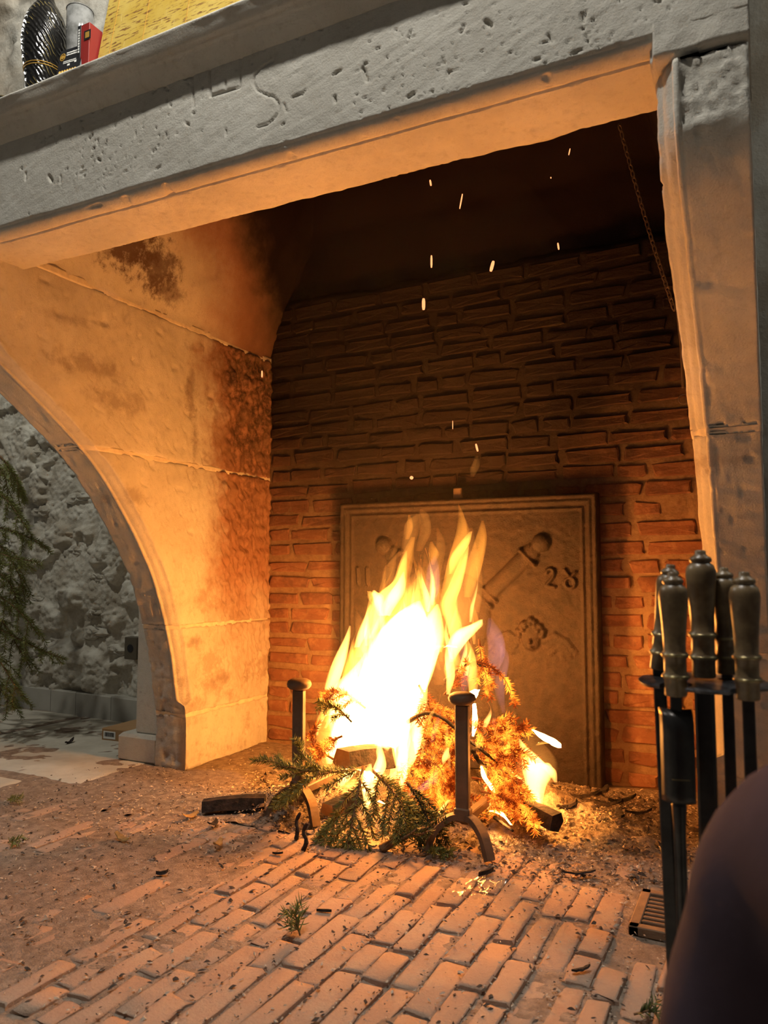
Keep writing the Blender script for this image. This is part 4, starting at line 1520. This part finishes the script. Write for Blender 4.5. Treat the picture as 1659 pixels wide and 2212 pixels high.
for k in range(46):
    u0, v0 = rf.uniform(715, 905), rf.uniform(1545, 1725)
    v0 = min(v0, 1735 - max(0, u0 - 800) * .5)
    L = rf.uniform(90, 210)
    vtop = max(v0 - L, 1300 + abs(u0 - 870) * .9)
    wisp('fl_core', u0, v0, max(v0 - vtop, 50), rf.uniform(6, 17), rf.uniform(2.24, 2.42))
for k in range(26):
    u0 = rf.uniform(760, 960)
    v0 = rf.uniform(1340, 1420) + abs(u0 - 870) * .5
    wisp(['fl_yel', 'fl_or', 'fl_core'][k % 3], u0, v0, rf.uniform(70, 150), rf.uniform(6, 14), rf.uniform(2.32, 2.46), 905)
for k in range(16):
    u0 = rf.uniform(690, 790)
    v0 = 1570 - (u0 - 690) * .8 + rf.uniform(-30, 30)
    wisp(['fl_core', 'fl_yel', 'fl_core', 'fl_or'][k % 4], u0, v0, rf.uniform(40, 130), rf.uniform(4, 10), rf.uniform(2.22, 2.34), 840)
for k in range(36):
    u0, v0 = rf.uniform(890, 1150), rf.uniform(1540, 1770)
    wisp(['fl_yel', 'fl_or', 'fl_dim', 'fl_core', 'fl_dim', 'fl_pur'][k % 6], u0, v0, rf.uniform(30, 110), rf.uniform(3, 8), rf.uniform(2.2, 2.42), 1000)
for k in range(18):
    u0, v0 = rf.uniform(850, 1050), rf.uniform(1230, 1360)
    wisp(['fl_dim', 'fl_or', 'fl_dim'][k % 3], u0, v0, rf.uniform(60, 130), rf.uniform(7, 15), rf.uniform(2.38, 2.48), 960)
for k in range(14):
    u0, v0 = rf.uniform(960, 1040), rf.uniform(1330, 1480)
    wisp(['fl_yel', 'fl_or', 'fl_core'][k % 3], u0, v0, rf.uniform(60, 130), rf.uniform(5, 11), rf.uniform(2.36, 2.44), 1005)
for k in range(22):
    t0 = rf.uniform(0, 1)
    u0 = 700 + 130 * t0 + rf.uniform(-12, 12)
    v0 = 1640 - 330 * t0 + rf.uniform(-25, 25)
    wisp(['fl_core', 'fl_yel', 'fl_yel', 'fl_or'][k % 4], u0, v0, rf.uniform(45, 115), rf.uniform(4, 9), rf.uniform(2.26, 2.36), 860, .3)
for k in range(12):
    u0, v0 = rf.uniform(860, 960), rf.uniform(1290, 1420)
    wisp(['fl_yel', 'fl_core', 'fl_or'][k % 3], u0, v0, rf.uniform(70, 140), rf.uniform(5, 10), rf.uniform(2.34, 2.42), 930, .3)
for i, (m_, Y, pts) in enumerate(FL):
    tongue(m_, Y, pts, 300 + i)

# ---- sparks
for i, (u, v, du, dv, w) in enumerate(((1125, 305, 1, 9, 3), (1230, 328, -1.5, 7, 1.2), (930, 395, 1, 6, 2.2), (996, 435, -3, 16, 1.6), (1206, 532, 1, 7, 2), (932, 565, 0, 13, 2.2), (1063, 575, 3, -11, 3.6), (915, 657, 0, 12, 3.8), (978, 918, 0, 9, .9), (1030, 967, 2, 8, 2.4), (889, 1032, 2, 2, 4), (1190, 384, 0, 1.5, 1.2), (566, 808, 0, 7, 2.0))):
    Y = 2.30 + .05 * (i % 5)
    a, b = at_y(u - du, v - dv, Y), at_y(u + du, v + dv, Y)
    s = .5 * (a + b)
    rr = w * 2.5 / F_PX
    o = MB().tube([a - s, (a - s) * .5, (b - s) * .5, b - s], [rr * .7, rr, rr, rr * .7], 6).build('spark', M['spark'])
    o.location = s
    tag(o, 'glowing orange spark flying in the dark air above the fire', 'spark', 'flying sparks')

# ------------------------------------------------------------------ chain and ring in the hood
chain = empty('damper_chain', p3(1338, 282, 2.36))
tag(chain, 'thin black chain hanging from the hood along the right brickwork, ending in a ring', 'chain')
link_me = None


def torus(R, r, n=12, m=6, sx=1.0):
    v = []
    f = []
    for i in range(n):
        a = 2 * math.pi * i / n
        for j in range(m):
            b = 2 * math.pi * j / m
            v.append(((R + r * math.cos(b)) * math.cos(a) * sx, (R + r * math.cos(b)) * math.sin(a), r * math.sin(b)))
    for i in range(n):
        for j in range(m):
            f.append((i * m + j, ((i + 1) % n) * m + j, ((i + 1) % n) * m + (j + 1) % m, i * m + (j + 1) % m))
    return v, f


ca, cb = np.array(p3(1338, 270, 2.36)), np.array(p3(1456, 668, 2.36))
v, f = torus(.0065, .0019, 12, 5, 2.0)
lme = bpy.data.meshes.new('chain_link')
lme.from_pydata(v, [], f)
lme.materials.append(M['iron'])
nl = int(np.linalg.norm(cb - ca) / .0205)
dirv = Vector(cb - ca).normalized()
qr = Vector((1, 0, 0)).rotation_difference(dirv)
from mathutils import Quaternion
for i in range(nl):
    o = bpy.data.objects.new('chain_link', lme)
    COL.objects.link(o)
    t_ = (i + .5) / nl
    o.location = Vector(ca + (cb - ca) * t_) + Vector((0, 0, -.02 * math.sin(math.pi * t_)))
    o.rotation_mode = 'QUATERNION'
    o.rotation_quaternion = qr @ Quaternion((1, 0, 0), math.radians(45 + 90 * (i % 2)))
    o.parent = chain
    o.matrix_parent_inverse = chain.matrix_basis.inverted()
q = [p3(1462, 668, 2.36), p3(1470, 740, 2.36), p3(1473, 790, 2.36), p3(1475, 838, 2.36)]
MB().tube(q, .0035, 6).build('hook_rod', M['iron'], chain)
v, f = torus(.014, .0022, 18, 6)
c = p3(1477, 862, 2.36)
mesh('ring', [(c[0] + a, c[1] + z, c[2] + b) for (a, b, z) in v], f, M['iron'], chain, True)
MB().box((XR - .004, 2.34, c[2] + .34), (XR + .01, 2.38, c[2] + .38), .003).build('wall_staple', M['iron'], chain)

# ------------------------------------------------------------------ floor grates
def grate(x0, x1, y0, y1, z, nslot, label, knob):
    g = empty('floor_grate', (.5 * (x0 + x1), .5 * (y0 + y1), z))
    tag(g, label, 'grate')
    b = .022
    fr = MB()
    fr.box((x0, y0, z - .02), (x0 + b, y1, z), .002)
    fr.build('frame_rail', M['iron_r'], g)
    MB().box((x1 - b, y0, z - .02), (x1, y1, z), .002).build('frame_rail', M['iron_r'], g)
    MB().box((x0, y0, z - .02), (x1, y0 + b, z), .002).build('frame_rail', M['iron_r'], g)
    MB().box((x0, y1 - b, z - .02), (x1, y1, z), .002).build('frame_rail', M['iron_r'], g)
    st = (y1 - y0 - 2 * b) / (nslot + .0)
    for k in range(nslot - 1):
        yc = y0 + b + st * (k + 1)
        MB().box((x0 + b, yc - st * .22, z - .018), (x1 - b, yc + st * .22, z - .001), .002).build('bar', M['iron_r'], g)
    MB().box((x0 + .002, y0 + .002, z - .026), (x1 - .002, y1 - .002, z - .021)).build('pan', M['iron_r'], g)
    if knob:
        v, f = torus(.010, .003, 14, 6)
        cx, cy = .5 * (x0 + x1) - .035, .5 * (y0 + y1)
        mesh('knob_ring', [(cx + a, cy + b2, z + .003 + zz) for (a, b2, zz) in v], f, M['iron_r'], g, True)
    return g


M['iron_r'] = plain('rusty_grate', (.26, .17, .105), (.20, .13, .08), 20, .75, .1, 90, .4, .004, .3, True)
grate(-.292, -.05, 1.785, 2.005, .012, 8, 'brown slotted cast iron floor grate behind the fire tools', True)
grate(-1.968, -1.842, 1.885, 2.15, .001, 8, 'slotted floor grate half buried in dust before the left jamb', False)

# ------------------------------------------------------------------ fire tools
PC = np.array([-.071, 1.027, .644])
stand = empty('tool_stand', (PC[0], PC[1], 0))
tag(stand, 'fire tool stand with round hammered plate and the tallest turned handle in its middle', 'tool stand')
HP = [(.0125, 0), (.0135, .002), (.0135, .020), (.0160, .0225), (.0165, .0245), (.0160, .0265), (.0135, .029), (.0135, .047), (.0162, .0495), (.0166, .0515), (.0160, .0535), (.0135, .056), (.0142, .075), (.0156, .095), (.0170, .112), (.0180, .124), (.0176, .130), (.0158, .136), (.0120, .139), (.0112, .140), (.0128, .1415), (.0132, .144), (.0120, .1465), (.0085, .1485), (.0065, .1505), (.0066, .154), (.0050, .1555)]


def handle(parent, base, lean=(0, 0), sc=1.0):
    Mx = Matrix.Translation(base) @ Matrix.Rotation(lean[0], 4, 'X') @ Matrix.Rotation(lean[1], 4, 'Y') @ Matrix.Scale(sc, 4)
    h_ = MB().lathe(HP, (0, 0, 0), 28, Mx).build('handle', M['handle'], parent, True)
    for z in (.0245, .0515):
        v, f = torus(.0148, .0022, 28, 8)
        mesh('ring', [tuple(Mx @ Vector((a, b, z + c_))) for (a, b, c_) in v], f, M['ring'], h_, True)
    return h_


handle(stand, Vector((PC[0], PC[1], .650)), (0, 0), 1.0)
# plate: hammered disc with four notches
pm_ = MB().lathe([(.0005, -.004), (.04, -.004), (.074, -.003), (.0755, 0), (.072, .002), (.06, .003), (.04, .0035), (.0005, .0025)], (0, 0, 0), 72)
pm_.v = [(PC[0] + x_ * (1 + .018 * math.sin(math.atan2(y_, x_) * 4 + .7)), PC[1] + y_ * (1 + .018 * math.sin(math.atan2(y_, x_) * 4 + .7)), PC[2] + z_ + .0014 * math.sin(x_ * 70) * math.cos(y_ * 60)) for (x_, y_, z_) in pm_.v]
plate = pm_.build('top_plate', M['plate_iron'], stand)
for (u_, v_, zc_, r_) in ((1424, 1452, .652, .0118), (1460, 1492, .640, .0185), (1571, 1462, .650, .0118), (1616, 1500, .642, .0185)):
    q_ = at_z(u_, v_, zc_)
    ct = MB().lathe([(r_, -.05), (r_, .05)], (float(q_[0]), float(q_[1]), PC[2]), 24).build('cutter', None)
    bm_ = plate.modifiers.new('opening', 'BOOLEAN')
    bm_.operation = 'DIFFERENCE'
    bm_.solver = 'EXACT'
    bm_.object = ct
    bpy.context.view_layer.update()
    me_ = bpy.data.meshes.new_from_object(plate.evaluated_get(bpy.context.evaluated_depsgraph_get()))
    plate.modifiers.clear()
    plate.data = me_
    bpy.data.objects.remove(ct)
MB().box((PC[0] - .011, PC[1] - .011, .03), (PC[0] + .011, PC[1] + .011, .642), .003).build('pole', M['iron_dark'], stand)
MB().lathe([(.11, 0), (.112, .004), (.108, .014), (.06, .022), (.025, .032), (.014, .045)], (PC[0], PC[1], 0), 36).build('base', M['iron_dark'], stand, True)


def tool(name, label, base, lean, sc, shaft, cat, slean=None):
    t_ = empty(name, (base[0], base[1], .06))
    tag(t_, label, cat)
    handle(t_, Vector(base), lean, sc)
    lean = slean or lean
    Mx = Matrix.Translation(base) @ Matrix.Rotation(lean[0], 4, 'X') @ Matrix.Rotation(lean[1], 4, 'Y')
    MB().box((-shaft[0], -shaft[1], -(base[2] - .09)), (shaft[0], shaft[1], .004), .0015, Mx).build('shaft', M['iron_dark'], t_)
    return t_, Mx


b1 = at_z(1424, 1452, .652)
t1, Mx = tool('fire_poker', 'slim fire tool leaning at the back of the stand, its handle half hidden', (b1[0], b1[1], .6555), (.0, .13), .86, (.0075, .004), 'fire tool', (0, -.02))
MB().tube([tuple(Mx @ Vector(q)) for q in ((0, 0, -.55), (0, 0, -.575), (.012, 0, -.592), (.03, 0, -.59))], .005, 6).build('hook', M['iron_dark'], t1)
b2 = at_z(1460, 1492, .640)
t2, Mx = tool('fire_tongs', 'fire tool with a folded dark sheet plate below its turned handle', (b2[0], b2[1], .634), (0, 0.0), .93, (.0065, .004), 'fire tool')
# folded sheet sleeve: curved top, flat face with an embossed line
V = []
Fq = []
for i in range(14):
    t_ = i / 13
    z = -.016 - .104 * t_
    for j in range(11):
        s = j / 10 - .5
        yb_ = -.011 + .016 * abs(s * 2) ** 3 * (1 if s < 0 else .25) + (.010 * (1 - t_ * 6) ** 2 if t_ < .166 else 0)
        V.append((s * .033, yb_, z))
for i in range(13):
    for j in range(10):
        Fq.append((i * 11 + j, i * 11 + j + 1, i * 11 + 12 + j, i * 11 + 11 + j))
ob = mesh('sheet_sleeve', [tuple(Matrix.Translation((b2[0], b2[1], .634)) @ Matrix.Rotation(YAW * .6, 4, 'Z') @ Vector(q)) for q in V], Fq, M['iron_dark'], t2, True)
sm = ob.modifiers.new('thickness', 'SOLIDIFY')
sm.thickness = .002
MB().box((-.009, -.0135, -.0935), (.010, -.0105, -.0925), 0, Matrix.Translation((b2[0], b2[1], .634)) @ Matrix.Rotation(YAW * .6, 4, 'Z')).build('embossed_line', M['ring'], ob)
MB().lathe([(.0035, -.30), (.0052, -.26), (.0062, -.16), (.0082, -.126), (.0078, -.118)], (b2[0], b2[1], .634), 14).build('jaw_arm', M['iron_dark'], t2, True)
b3 = at_z(1571, 1462, .650)
t3, Mx = tool('fire_shovel', 'fire tool with a worn reddish handle between tallest handle and outer one', (b3[0], b3[1], .6535), (.0, .0), .84, (.0065, .004), 'fire tool')
MB().box((-.03, -.004, -.575), (.03, .0, -.47), .002, Mx).build('pan', M['iron_dark'], t3)
b4 = at_z(1616, 1500, .642)
t4, Mx = tool('hearth_brush', 'fire tool with smooth olive handle on the side of the stand away from the fire', (b4[0], b4[1], .636), (0, .0), .92, (.0065, .004), 'fire tool')
MB().lathe([(.012, 0), (.028, -.02), (.032, -.09), (.03, -.1)], (0, 0, 0), 18, Mx @ Matrix.Translation((0, 0, -.46))).build('bristle_head', M['bark'], t4, True)

# ------------------------------------------------------------------ person: bent leg beside the camera
path = catmull([(.50, -.42, .50), (.36, -.10, .565), (.215, .26, .60), (.11, .48, .605), (.042, .585, .582), (.012, .62, .50), (.0, .63, .38), (-.006, .66, .22), (-.008, .68, .10)], 46)
rads = np.interp(np.linspace(0, 1, 46), [0, .2, .4, .52, .6, .68, .8, .92, 1], [.105, .10, .088, .08, .078, .083, .086, .075, .06])
V = []
Fq = []
n = 30
prev = np.array([0, 0, 1.0])
for i, p in enumerate(path):
    tg = path[min(i + 1, 45)] - path[max(i - 1, 0)]
    tg /= np.linalg.norm(tg)
    a = prev - tg * (prev @ tg)
    a /= np.linalg.norm(a)
    b = np.cross(tg, a)
    prev = a
    for k in range(n):
        th = 2 * math.pi * k / n
        fold = 1 + .035 * math.sin(2 * th + i * .33) + .03 * math.sin(5 * th + i * .12) * float(sst(.45, .8, i / 45)) + .02 * math.sin(i * 1.1 + th)
        V.append(p + rads[i] * fold * (math.cos(th) * a + math.sin(th) * b))
for i in range(45):
    for k in range(n):
        j = (k + 1) % n
        Fq.append((i * n + k, i * n + j, i * n + n + j, i * n + n + k))
Fq.append(tuple(range(n - 1, -1, -1)))
Fq.append(tuple(range(45 * n, 46 * n)))
person = empty('person', (.02, .68, 0))
tag(person, 'bent knee of a seated person in dark plum trousers beside the fire tools', 'person')
mesh('trouser_leg', V, Fq, M['trousers'], person, True)
V = []
Fq = []
for i, (y, w, h_, z0) in enumerate(((.60, .02, .05, .0), (.61, .038, .09, .0), (.65, .042, .11, .0), (.71, .043, .095, .0), (.78, .048, .065, .0), (.84, .044, .05, .0), (.875, .028, .035, .004), (.885, .01, .02, .008))):
    for k in range(16):
        th = 2 * math.pi * k / 16
        V.append((.004 + w * math.cos(th), y, z0 + h_ * .5 + h_ * .5 * math.sin(th)))
for i in range(7):
    for k in range(16):
        j = (k + 1) % 16
        Fq.append((i * 16 + k, i * 16 + j, i * 16 + 16 + j, i * 16 + 16 + k))
Fq += [tuple(range(15, -1, -1)), tuple(range(7 * 16, 8 * 16))]
mesh('shoe', V, Fq, M['black'], person, True)

# ------------------------------------------------------------------ things left of the fireplace
bx = empty('cardboard_box', (-2.64, 2.68, 0))
tag(bx, 'flat brown cardboard box with barcode label behind the plinth', 'box')
c0 = at_z(219, 1600)
bxx, bxy = c0[0], c0[1]
Mx = Matrix.Translation((bxx, bxy, 0)) @ Matrix.Rotation(math.radians(3), 4, 'Z')
MB().box((0, 0, .001), (.30, .22, .058), .003, Mx).build('carton', M['card'], bx)
lb_ = MB().box((.012, -.0012, .012), (.082, -.0004, .046), 0, Mx).build('label', M['white'], bx)
random.seed(3)
xx = .020
while xx < .074:
    w_ = random.choice([.0012, .002, .003])
    MB().box((xx, -.0018, .022), (xx + w_, -.0011, .041), 0, Mx).build('bar', M['black'], lb_)
    xx += w_ + random.choice([.0012, .002])
o = empty('wall_socket', (-2.93, 2.98, .38))
tag(o, 'small dark wall socket on the rubble wall next to the pilaster', 'socket')
pz = at_y(275, 1375, 2.985)
pz2 = at_y(305, 1425, 2.985)
MB().box((pz[0], 2.965, pz2[2]), (pz[0] + .085, 3.02, pz[2]), .003).build('plate', M['outlet'], o)
MB().lathe([(.018, 0), (.020, .001), (.020, .004), (.016, .004)], (0, 0, 0), 18, Matrix.Translation((pz[0] + .042, 2.967, .5 * (pz[2] + pz2[2]))) @ Matrix.Rotation(math.pi / 2, 4, 'X')).build('socket_ring', M['black'], o)

# spruce tree: trunk out of view at the left, drooping boughs reaching in
tree = empty('spruce_tree', (-3.72, 2.45, 0))
tag(tree, 'dark green spruce tree with drooping boughs standing before the rubble wall', 'tree')
MB().tube([(-3.72, 2.45, 0), (-3.72, 2.45, 1.0), (-3.72, 2.45, 2.1)], [.05, .04, .015], 10).build('trunk', M['bark'], tree)
ND = (M['needle'], M['bark'])
boughs = [((0, 985), (20, 1010), (38, 1040), (45, 1065)), ((-60, 1060), (-10, 1060), (30, 1100), (62, 1150)), ((-70, 1130), (0, 1140), (60, 1160), (100, 1185)), ((-60, 1150), (0, 1180), (40, 1240), (55, 1300)),
          ((-70, 1200), (-10, 1195), (30, 1205), (90, 1215)), ((-70, 1270), (0, 1290), (50, 1330), (85, 1375)), ((-70, 1330), (0, 1360), (70, 1395), (140, 1425)), ((-70, 1320), (0, 1340), (40, 1400), (70, 1450)),
          ((-70, 1400), (-10, 1420), (25, 1470), (50, 1510)), ((-70, 1440), (-20, 1460), (10, 1500), (30, 1530)), ((-70, 1240), (0, 1240), (30, 1280), (40, 1330)), ((-70, 1010), (-20, 1000), (10, 1030), (18, 1090))]
for i, q in enumerate(boughs):
    Y = 2.40 + .05 * (i % 4)
    pts = [p3(u, v, Y + .02 * k) for k, (u, v) in enumerate(q)]
    tmp = spruce('bough', None, None, pts, 9, .15, 620, .024, ND, None, 500 + i, .005, .5)
    for ch in list(tmp.children):
        nm = ch
        ch.parent = None
        if ch.name.startswith('stem'):
            stem_o = ch
        else:
            need_o = ch
    bpy.data.objects.remove(tmp)
    for ob_ in (stem_o, need_o):
        ob_.matrix_world = Matrix.Identity(4)
        ob_.matrix_parent_inverse = Matrix.Identity(4)
    stem_o.name = 'bough'
    stem_o.parent = tree
    stem_o.matrix_parent_inverse = tree.matrix_basis.inverted()
    need_o.parent = stem_o
    need_o.matrix_parent_inverse = Matrix.Identity(4)
    need_o.matrix_parent_inverse = stem_o.matrix_basis.inverted() if False else Matrix.Identity(4)
    stem_o.matrix_basis = Matrix.Identity(4)
    need_o.matrix_basis = Matrix.Identity(4)

# ------------------------------------------------------------------ things on the mantel shelf
ZSH = 2.0688
vb = at_y(97, 100, 1.435)
vx, vy = float(vb[0]), 1.435
vase = empty('bottle_vase', (vx, vy, ZSH))
tag(vase, 'black glazed bottle vase with gold scratched pattern on the mantel shelf', 'vase')


def vase_mat():
    t = NT('black_gold_glaze')
    p = t.objc()
    sp = t.n('ShaderNodeSeparateXYZ', {0: p})
    w1 = t.n('ShaderNodeTexWave', {'Vector': p, 'Scale': 34.0, 'Distortion': 5.0, 'Detail': 2.0}, wave_type='BANDS', bands_direction='DIAGONAL').outputs[1]
    msk = t.math('MULTIPLY', t.math('MULTIPLY', t.sst(.92, .99, w1), t.sst(.5, .62, t.noise(p, 26, 3))), .6)
    c = t.mix(msk, (.012, .011, .010), (.42, .32, .10))
    return t.finish(c, .18, 0, t.bump(w1, .5, .004), .6)


M['vase'] = vase_mat()
rv = .062
vp = [(.036, 0), (.040, .004), (.041, .02), (.045, .06), (.053, .12), (.060, .17), (.0635, .205), (.062, .235), (.057, .265), (.048, .292), (.037, .312), (.027, .328), (.021, .345), (.020, .385), (.025, .398), (.025, .404), (.014, .404)]
MB().lathe(vp, (vx, vy, ZSH), 40).build('body', M['vase'], vase, True)
for zz in (.045, .051, .118, .125):
    r_ = float(np.interp(zz, [b for a, b in vp[:8]], [a for a, b in vp[:8]]))
    v, f = torus(r_ + .0003, .0012, 40, 6)
    mesh('gold_band', [(vx + a, vy + b, ZSH + zz + c_) for (a, b, c_) in v], f, M['gold'], vase, True)

# battery pack (blister card) in front
bp = empty('battery_pack', (0, 0, 0))
tag(bp, 'black battery pack with gold printed cells leaning before the vase', 'battery pack')
pa = at_y(118, 155, 1.362)
pb = at_y(166, 80, 1.362)
ax = float(pa[0]) - .004
aw = .088
Mx = Matrix.Translation((ax, 1.362, ZSH + .0022)) @ Matrix.Rotation(math.radians(-9), 4, 'X') @ Matrix.Rotation(math.radians(4), 4, 'Z')
bp.location = (ax, 1.362, ZSH)
bpy.context.view_layer.update()
MB().box((0, 0, 0), (aw, .012, .115), .004, Mx).build('card', M['black'], bp)
# oval emblem ring
tor, tf = torus(.0105, .0016, 22, 5)
mesh('emblem_ring', [tuple(Mx @ Vector((.016 + a * .8, -.0006 + c_ * .3, .088 + b))) for (a, b, c_) in tor], tf, M['gold'], bp)
MB().lathe([(.006, 0), (.006, .0008)], (0, 0, 0), 16, Mx @ Matrix.Translation((.016, -.0002, .088)) @ Matrix.Rotation(math.pi / 2, 4, 'X')).build('emblem', M['gold'], bp)
for i in range(7):
    MB().lathe([(.0028, 0), (.0034, .001), (.0034, .022), (.0026, .0235), (.0014, .024), (.0014, .026)], (0, 0, 0), 10, Mx @ Matrix.Translation((.016 + i * .0088, -.0006, .017))).build('cell_print', M['gold'], bp, True)


def text(body, size, Mx_, mat, parent, name='lettering'):
    cu = bpy.data.curves.new(name, 'FONT')
    cu.body = body
    cu.size = size
    cu.extrude = .0002
    cu.resolution_u = 2
    ob_ = bpy.data.objects.new(name, cu)
    COL.objects.link(ob_)
    dg = bpy.context.evaluated_depsgraph_get()
    me = bpy.data.meshes.new_from_object(ob_.evaluated_get(dg))
    bpy.data.objects.remove(ob_)
    me.transform(Mx_)
    me.materials.clear()
    return link(name, me, mat, parent)


RX = Matrix.Rotation(math.pi / 2, 4, 'X')
# rows of small print, legible only as rows in the photograph
def print_row(xa, xb, z, h_):
    mbp = MB()
    xq = xa
    rr_ = random.Random(int(z * 1e5))
    while xq < xb:
        w_ = rr_.uniform(.0012, .003)
        mbp.box((xq, -.0009, z), (min(xq + w_, xb), -.0002, z + h_ * rr_.uniform(.75, 1.0)), 0, Mx)
        xq += w_ + rr_.uniform(.0006, .0014)
    o_ = mbp.build('print_row', M['white'], bp)
    tag(o_, kind='stuff')


print_row(.029, .078, .096, .0042)
print_row(.029, .074, .089, .0042)
print_row(.022, .066, .070, .003)
print_row(.022, .062, .065, .003)
MB().box((.038, -.0008, .055), (.046, -.0002, .061), 0, Mx).build('print_mark', M['white'], bp)
MB().box((.062, -.0008, .060), (.068, -.0002, .067), 0, Mx).build('print_mark', M['white'], bp)

# red carton with black spine
rc0 = at_y(170, 132, 1.385)
rx = float(rc0[0])
RW = min(.064, float(at_y(201, 124, 1.39)[0]) - rx - .003)
rb = empty('red_carton', (rx, 1.385, ZSH))
tag(rb, 'glossy red carton with a black spine between battery pack and yellow panel', 'carton')
Mr = Matrix.Translation((rx, 1.378, ZSH))
MB().box((.0, 0, 0), (.013, .045, .162), .001, Mr).build('spine', M['black'], rb)
MB().box((.0132, .0, 0), (RW, .045, .160), .001, Mr).build('panel', M['red'], rb)
MB().box((.026, -.001, .112), (.050, -.0003, .138), 0, Mr).build('print_frame', M['black'], rb)
MB().box((.031, -.0016, .117), (.045, -.0011, .133), 0, Mr).build('picture', M['gold'], rb)
mbp = MB()
for k in range(9):
    mbp.box((.004, -.0008, .085 + k * .0075), (.009, -.0002, .085 + k * .0075 + .0052), 0, Mr)
tag(mbp.build('print_row', M['white'], rb), kind='stuff')

# grey ribbed tumbler behind, and white carton at the back
gxp = (vx + .106, 0, 0)
tm = empty('grey_tumbler', (float(gxp[0]), 1.462, ZSH))
tag(tm, 'grey translucent looking tumbler standing behind the battery pack', 'tumbler')
MB().lathe([(.026, 0), (.030, .004), (.033, .10), (.035, .22), (.036, .29), (.034, .29), (.032, .22), (.028, .01), (.01, .008)], (float(gxp[0]), 1.462, ZSH), 30).build('cup', M['smokeglass'], tm, True)
v, f = torus(.0355, .002, 30, 6)
mesh('rim', [(float(gxp[0]) + a, 1.462 + b, ZSH + .29 + c_) for (a, b, c_) in v], f, M['smokeglass'], tm, True)
wc = at_y(66, 20, 1.522)
wc2 = at_y(150, 20, 1.522)
o = MB().box((float(wc[0]), 1.508, ZSH), (float(wc2[0]) - .03, 1.520, ZSH + .33), .003).build('white_board', M['white'])
tag(o, 'plain white board standing against the wall behind the black vase', 'board')
# dark dish at the far left of the shelf
dx_ = at_y(12, 195, 1.40)
dish = empty('dark_dish', (float(dx_[0]), 1.41, ZSH))
tag(dish, 'low dark glossy dish with a bright rim at the end of the shelf', 'dish')
MB().lathe([(.03, 0), (.05, .006), (.062, .022), (.066, .034), (.063, .034), (.05, .014), (.01, .010)], (float(dx_[0]), 1.41, ZSH), 36).build('bowl', M['vase'], dish, True)
v, f = torus(.0645, .0018, 36, 6)
mesh('rim', [(float(dx_[0]) + a, 1.41 + b, ZSH + .034 + c_) for (a, b, c_) in v], f, M['ring'], dish, True)


# yellow panel with brown dashes, leaning on the chimney breast
def yellow_mat():
    t = NT('yellow_dashed')
    p = t.objc()
    a = t.noise(t.stretch(p, (28.0, 28.0, 160.0)), 1.0, 4, .6)
    b = t.noise(t.stretch(p, (9.0, 9.0, 22.0)), 1.0, 3, .6)
    c = t.mix(t.sst(.35, .65, t.noise(p, 9, 4)), (.50, .33, .05), (.58, .42, .10))
    m = t.math('MULTIPLY', t.sst(.53, .59, a), t.sst(.38, .5, b))
    c = t.mix(t.math('MULTIPLY', m, .9), c, (.17, .065, .022))
    c = t.mix(t.math('MULTIPLY', t.sst(.62, .68, t.noise(t.stretch(p, (90.0, 90.0, 20.0)), 1.0, 3)), .3), c, (.78, .62, .26))
    return t.finish(c, .6, 0, t.bump(a, .2, .002), .3)


M['yellow'] = yellow_mat()
y0 = at_y(201, 124, 1.39)
yp = empty('yellow_panel', (float(y0[0]), 1.39, ZSH))
tag(yp, 'big yellow picture panel with rows of brown dashes leaning on the shelf', 'panel')
Mx = Matrix.Translation((float(y0[0]), 1.392, ZSH + .0032)) @ Matrix.Rotation(math.radians(-10), 4, 'X')
me_o = MB().box((0, 0, .0), (.62, .016, .44), .002).build('board', M['yellow'], yp)
me_o.matrix_world = Mx
for k, xx in enumerate((.0425, .158, .30)):
    oo = MB().box((xx, -.0012, .002), (xx + .0012, .0, .438)).build('crease', M['gold'], yp)
    oo.matrix_world = Mx

# ------------------------------------------------------------------ thin smoke hanging in the hearth
t = NT('thin_smoke')
vs = t.n('ShaderNodeVolumeScatter')
vs.inputs['Color'].default_value = (.9, .85, .8, 1)
vs.inputs['Density'].default_value = .038
vs.inputs['Anisotropy'].default_value = .2
t.t.links.new(vs.outputs[0], t.out.inputs['Volume'])
zz_ = [.12, .35, .8, 1.3, 1.75, 2.05]
ex = [(.30, .18), (.48, .26), (.52, .30), (.56, .34), (.62, .40), (.40, .30)]
V = []
n = 24
for z, (a, b) in zip(zz_, ex):
    for k in range(n):
        th = 2 * math.pi * k / n
        w_ = 1 + .08 * math.sin(3 * th + z * 4)
        V.append((-1.08 + a * w_ * math.cos(th), 2.40 + b * w_ * math.sin(th), z))
Fq = [tuple(range(n - 1, -1, -1)), tuple(range(5 * n, 6 * n))]
for i in range(5):
    for k in range(n):
        j = (k + 1) % n
        Fq.append((i * n + k, i * n + j, i * n + n + j, i * n + n + k))
o = mesh('smoke', V, Fq, t.m, None, True)
tag(o, 'thin brownish smoke rising from the fire into the hood', 'smoke', None, 'stuff')
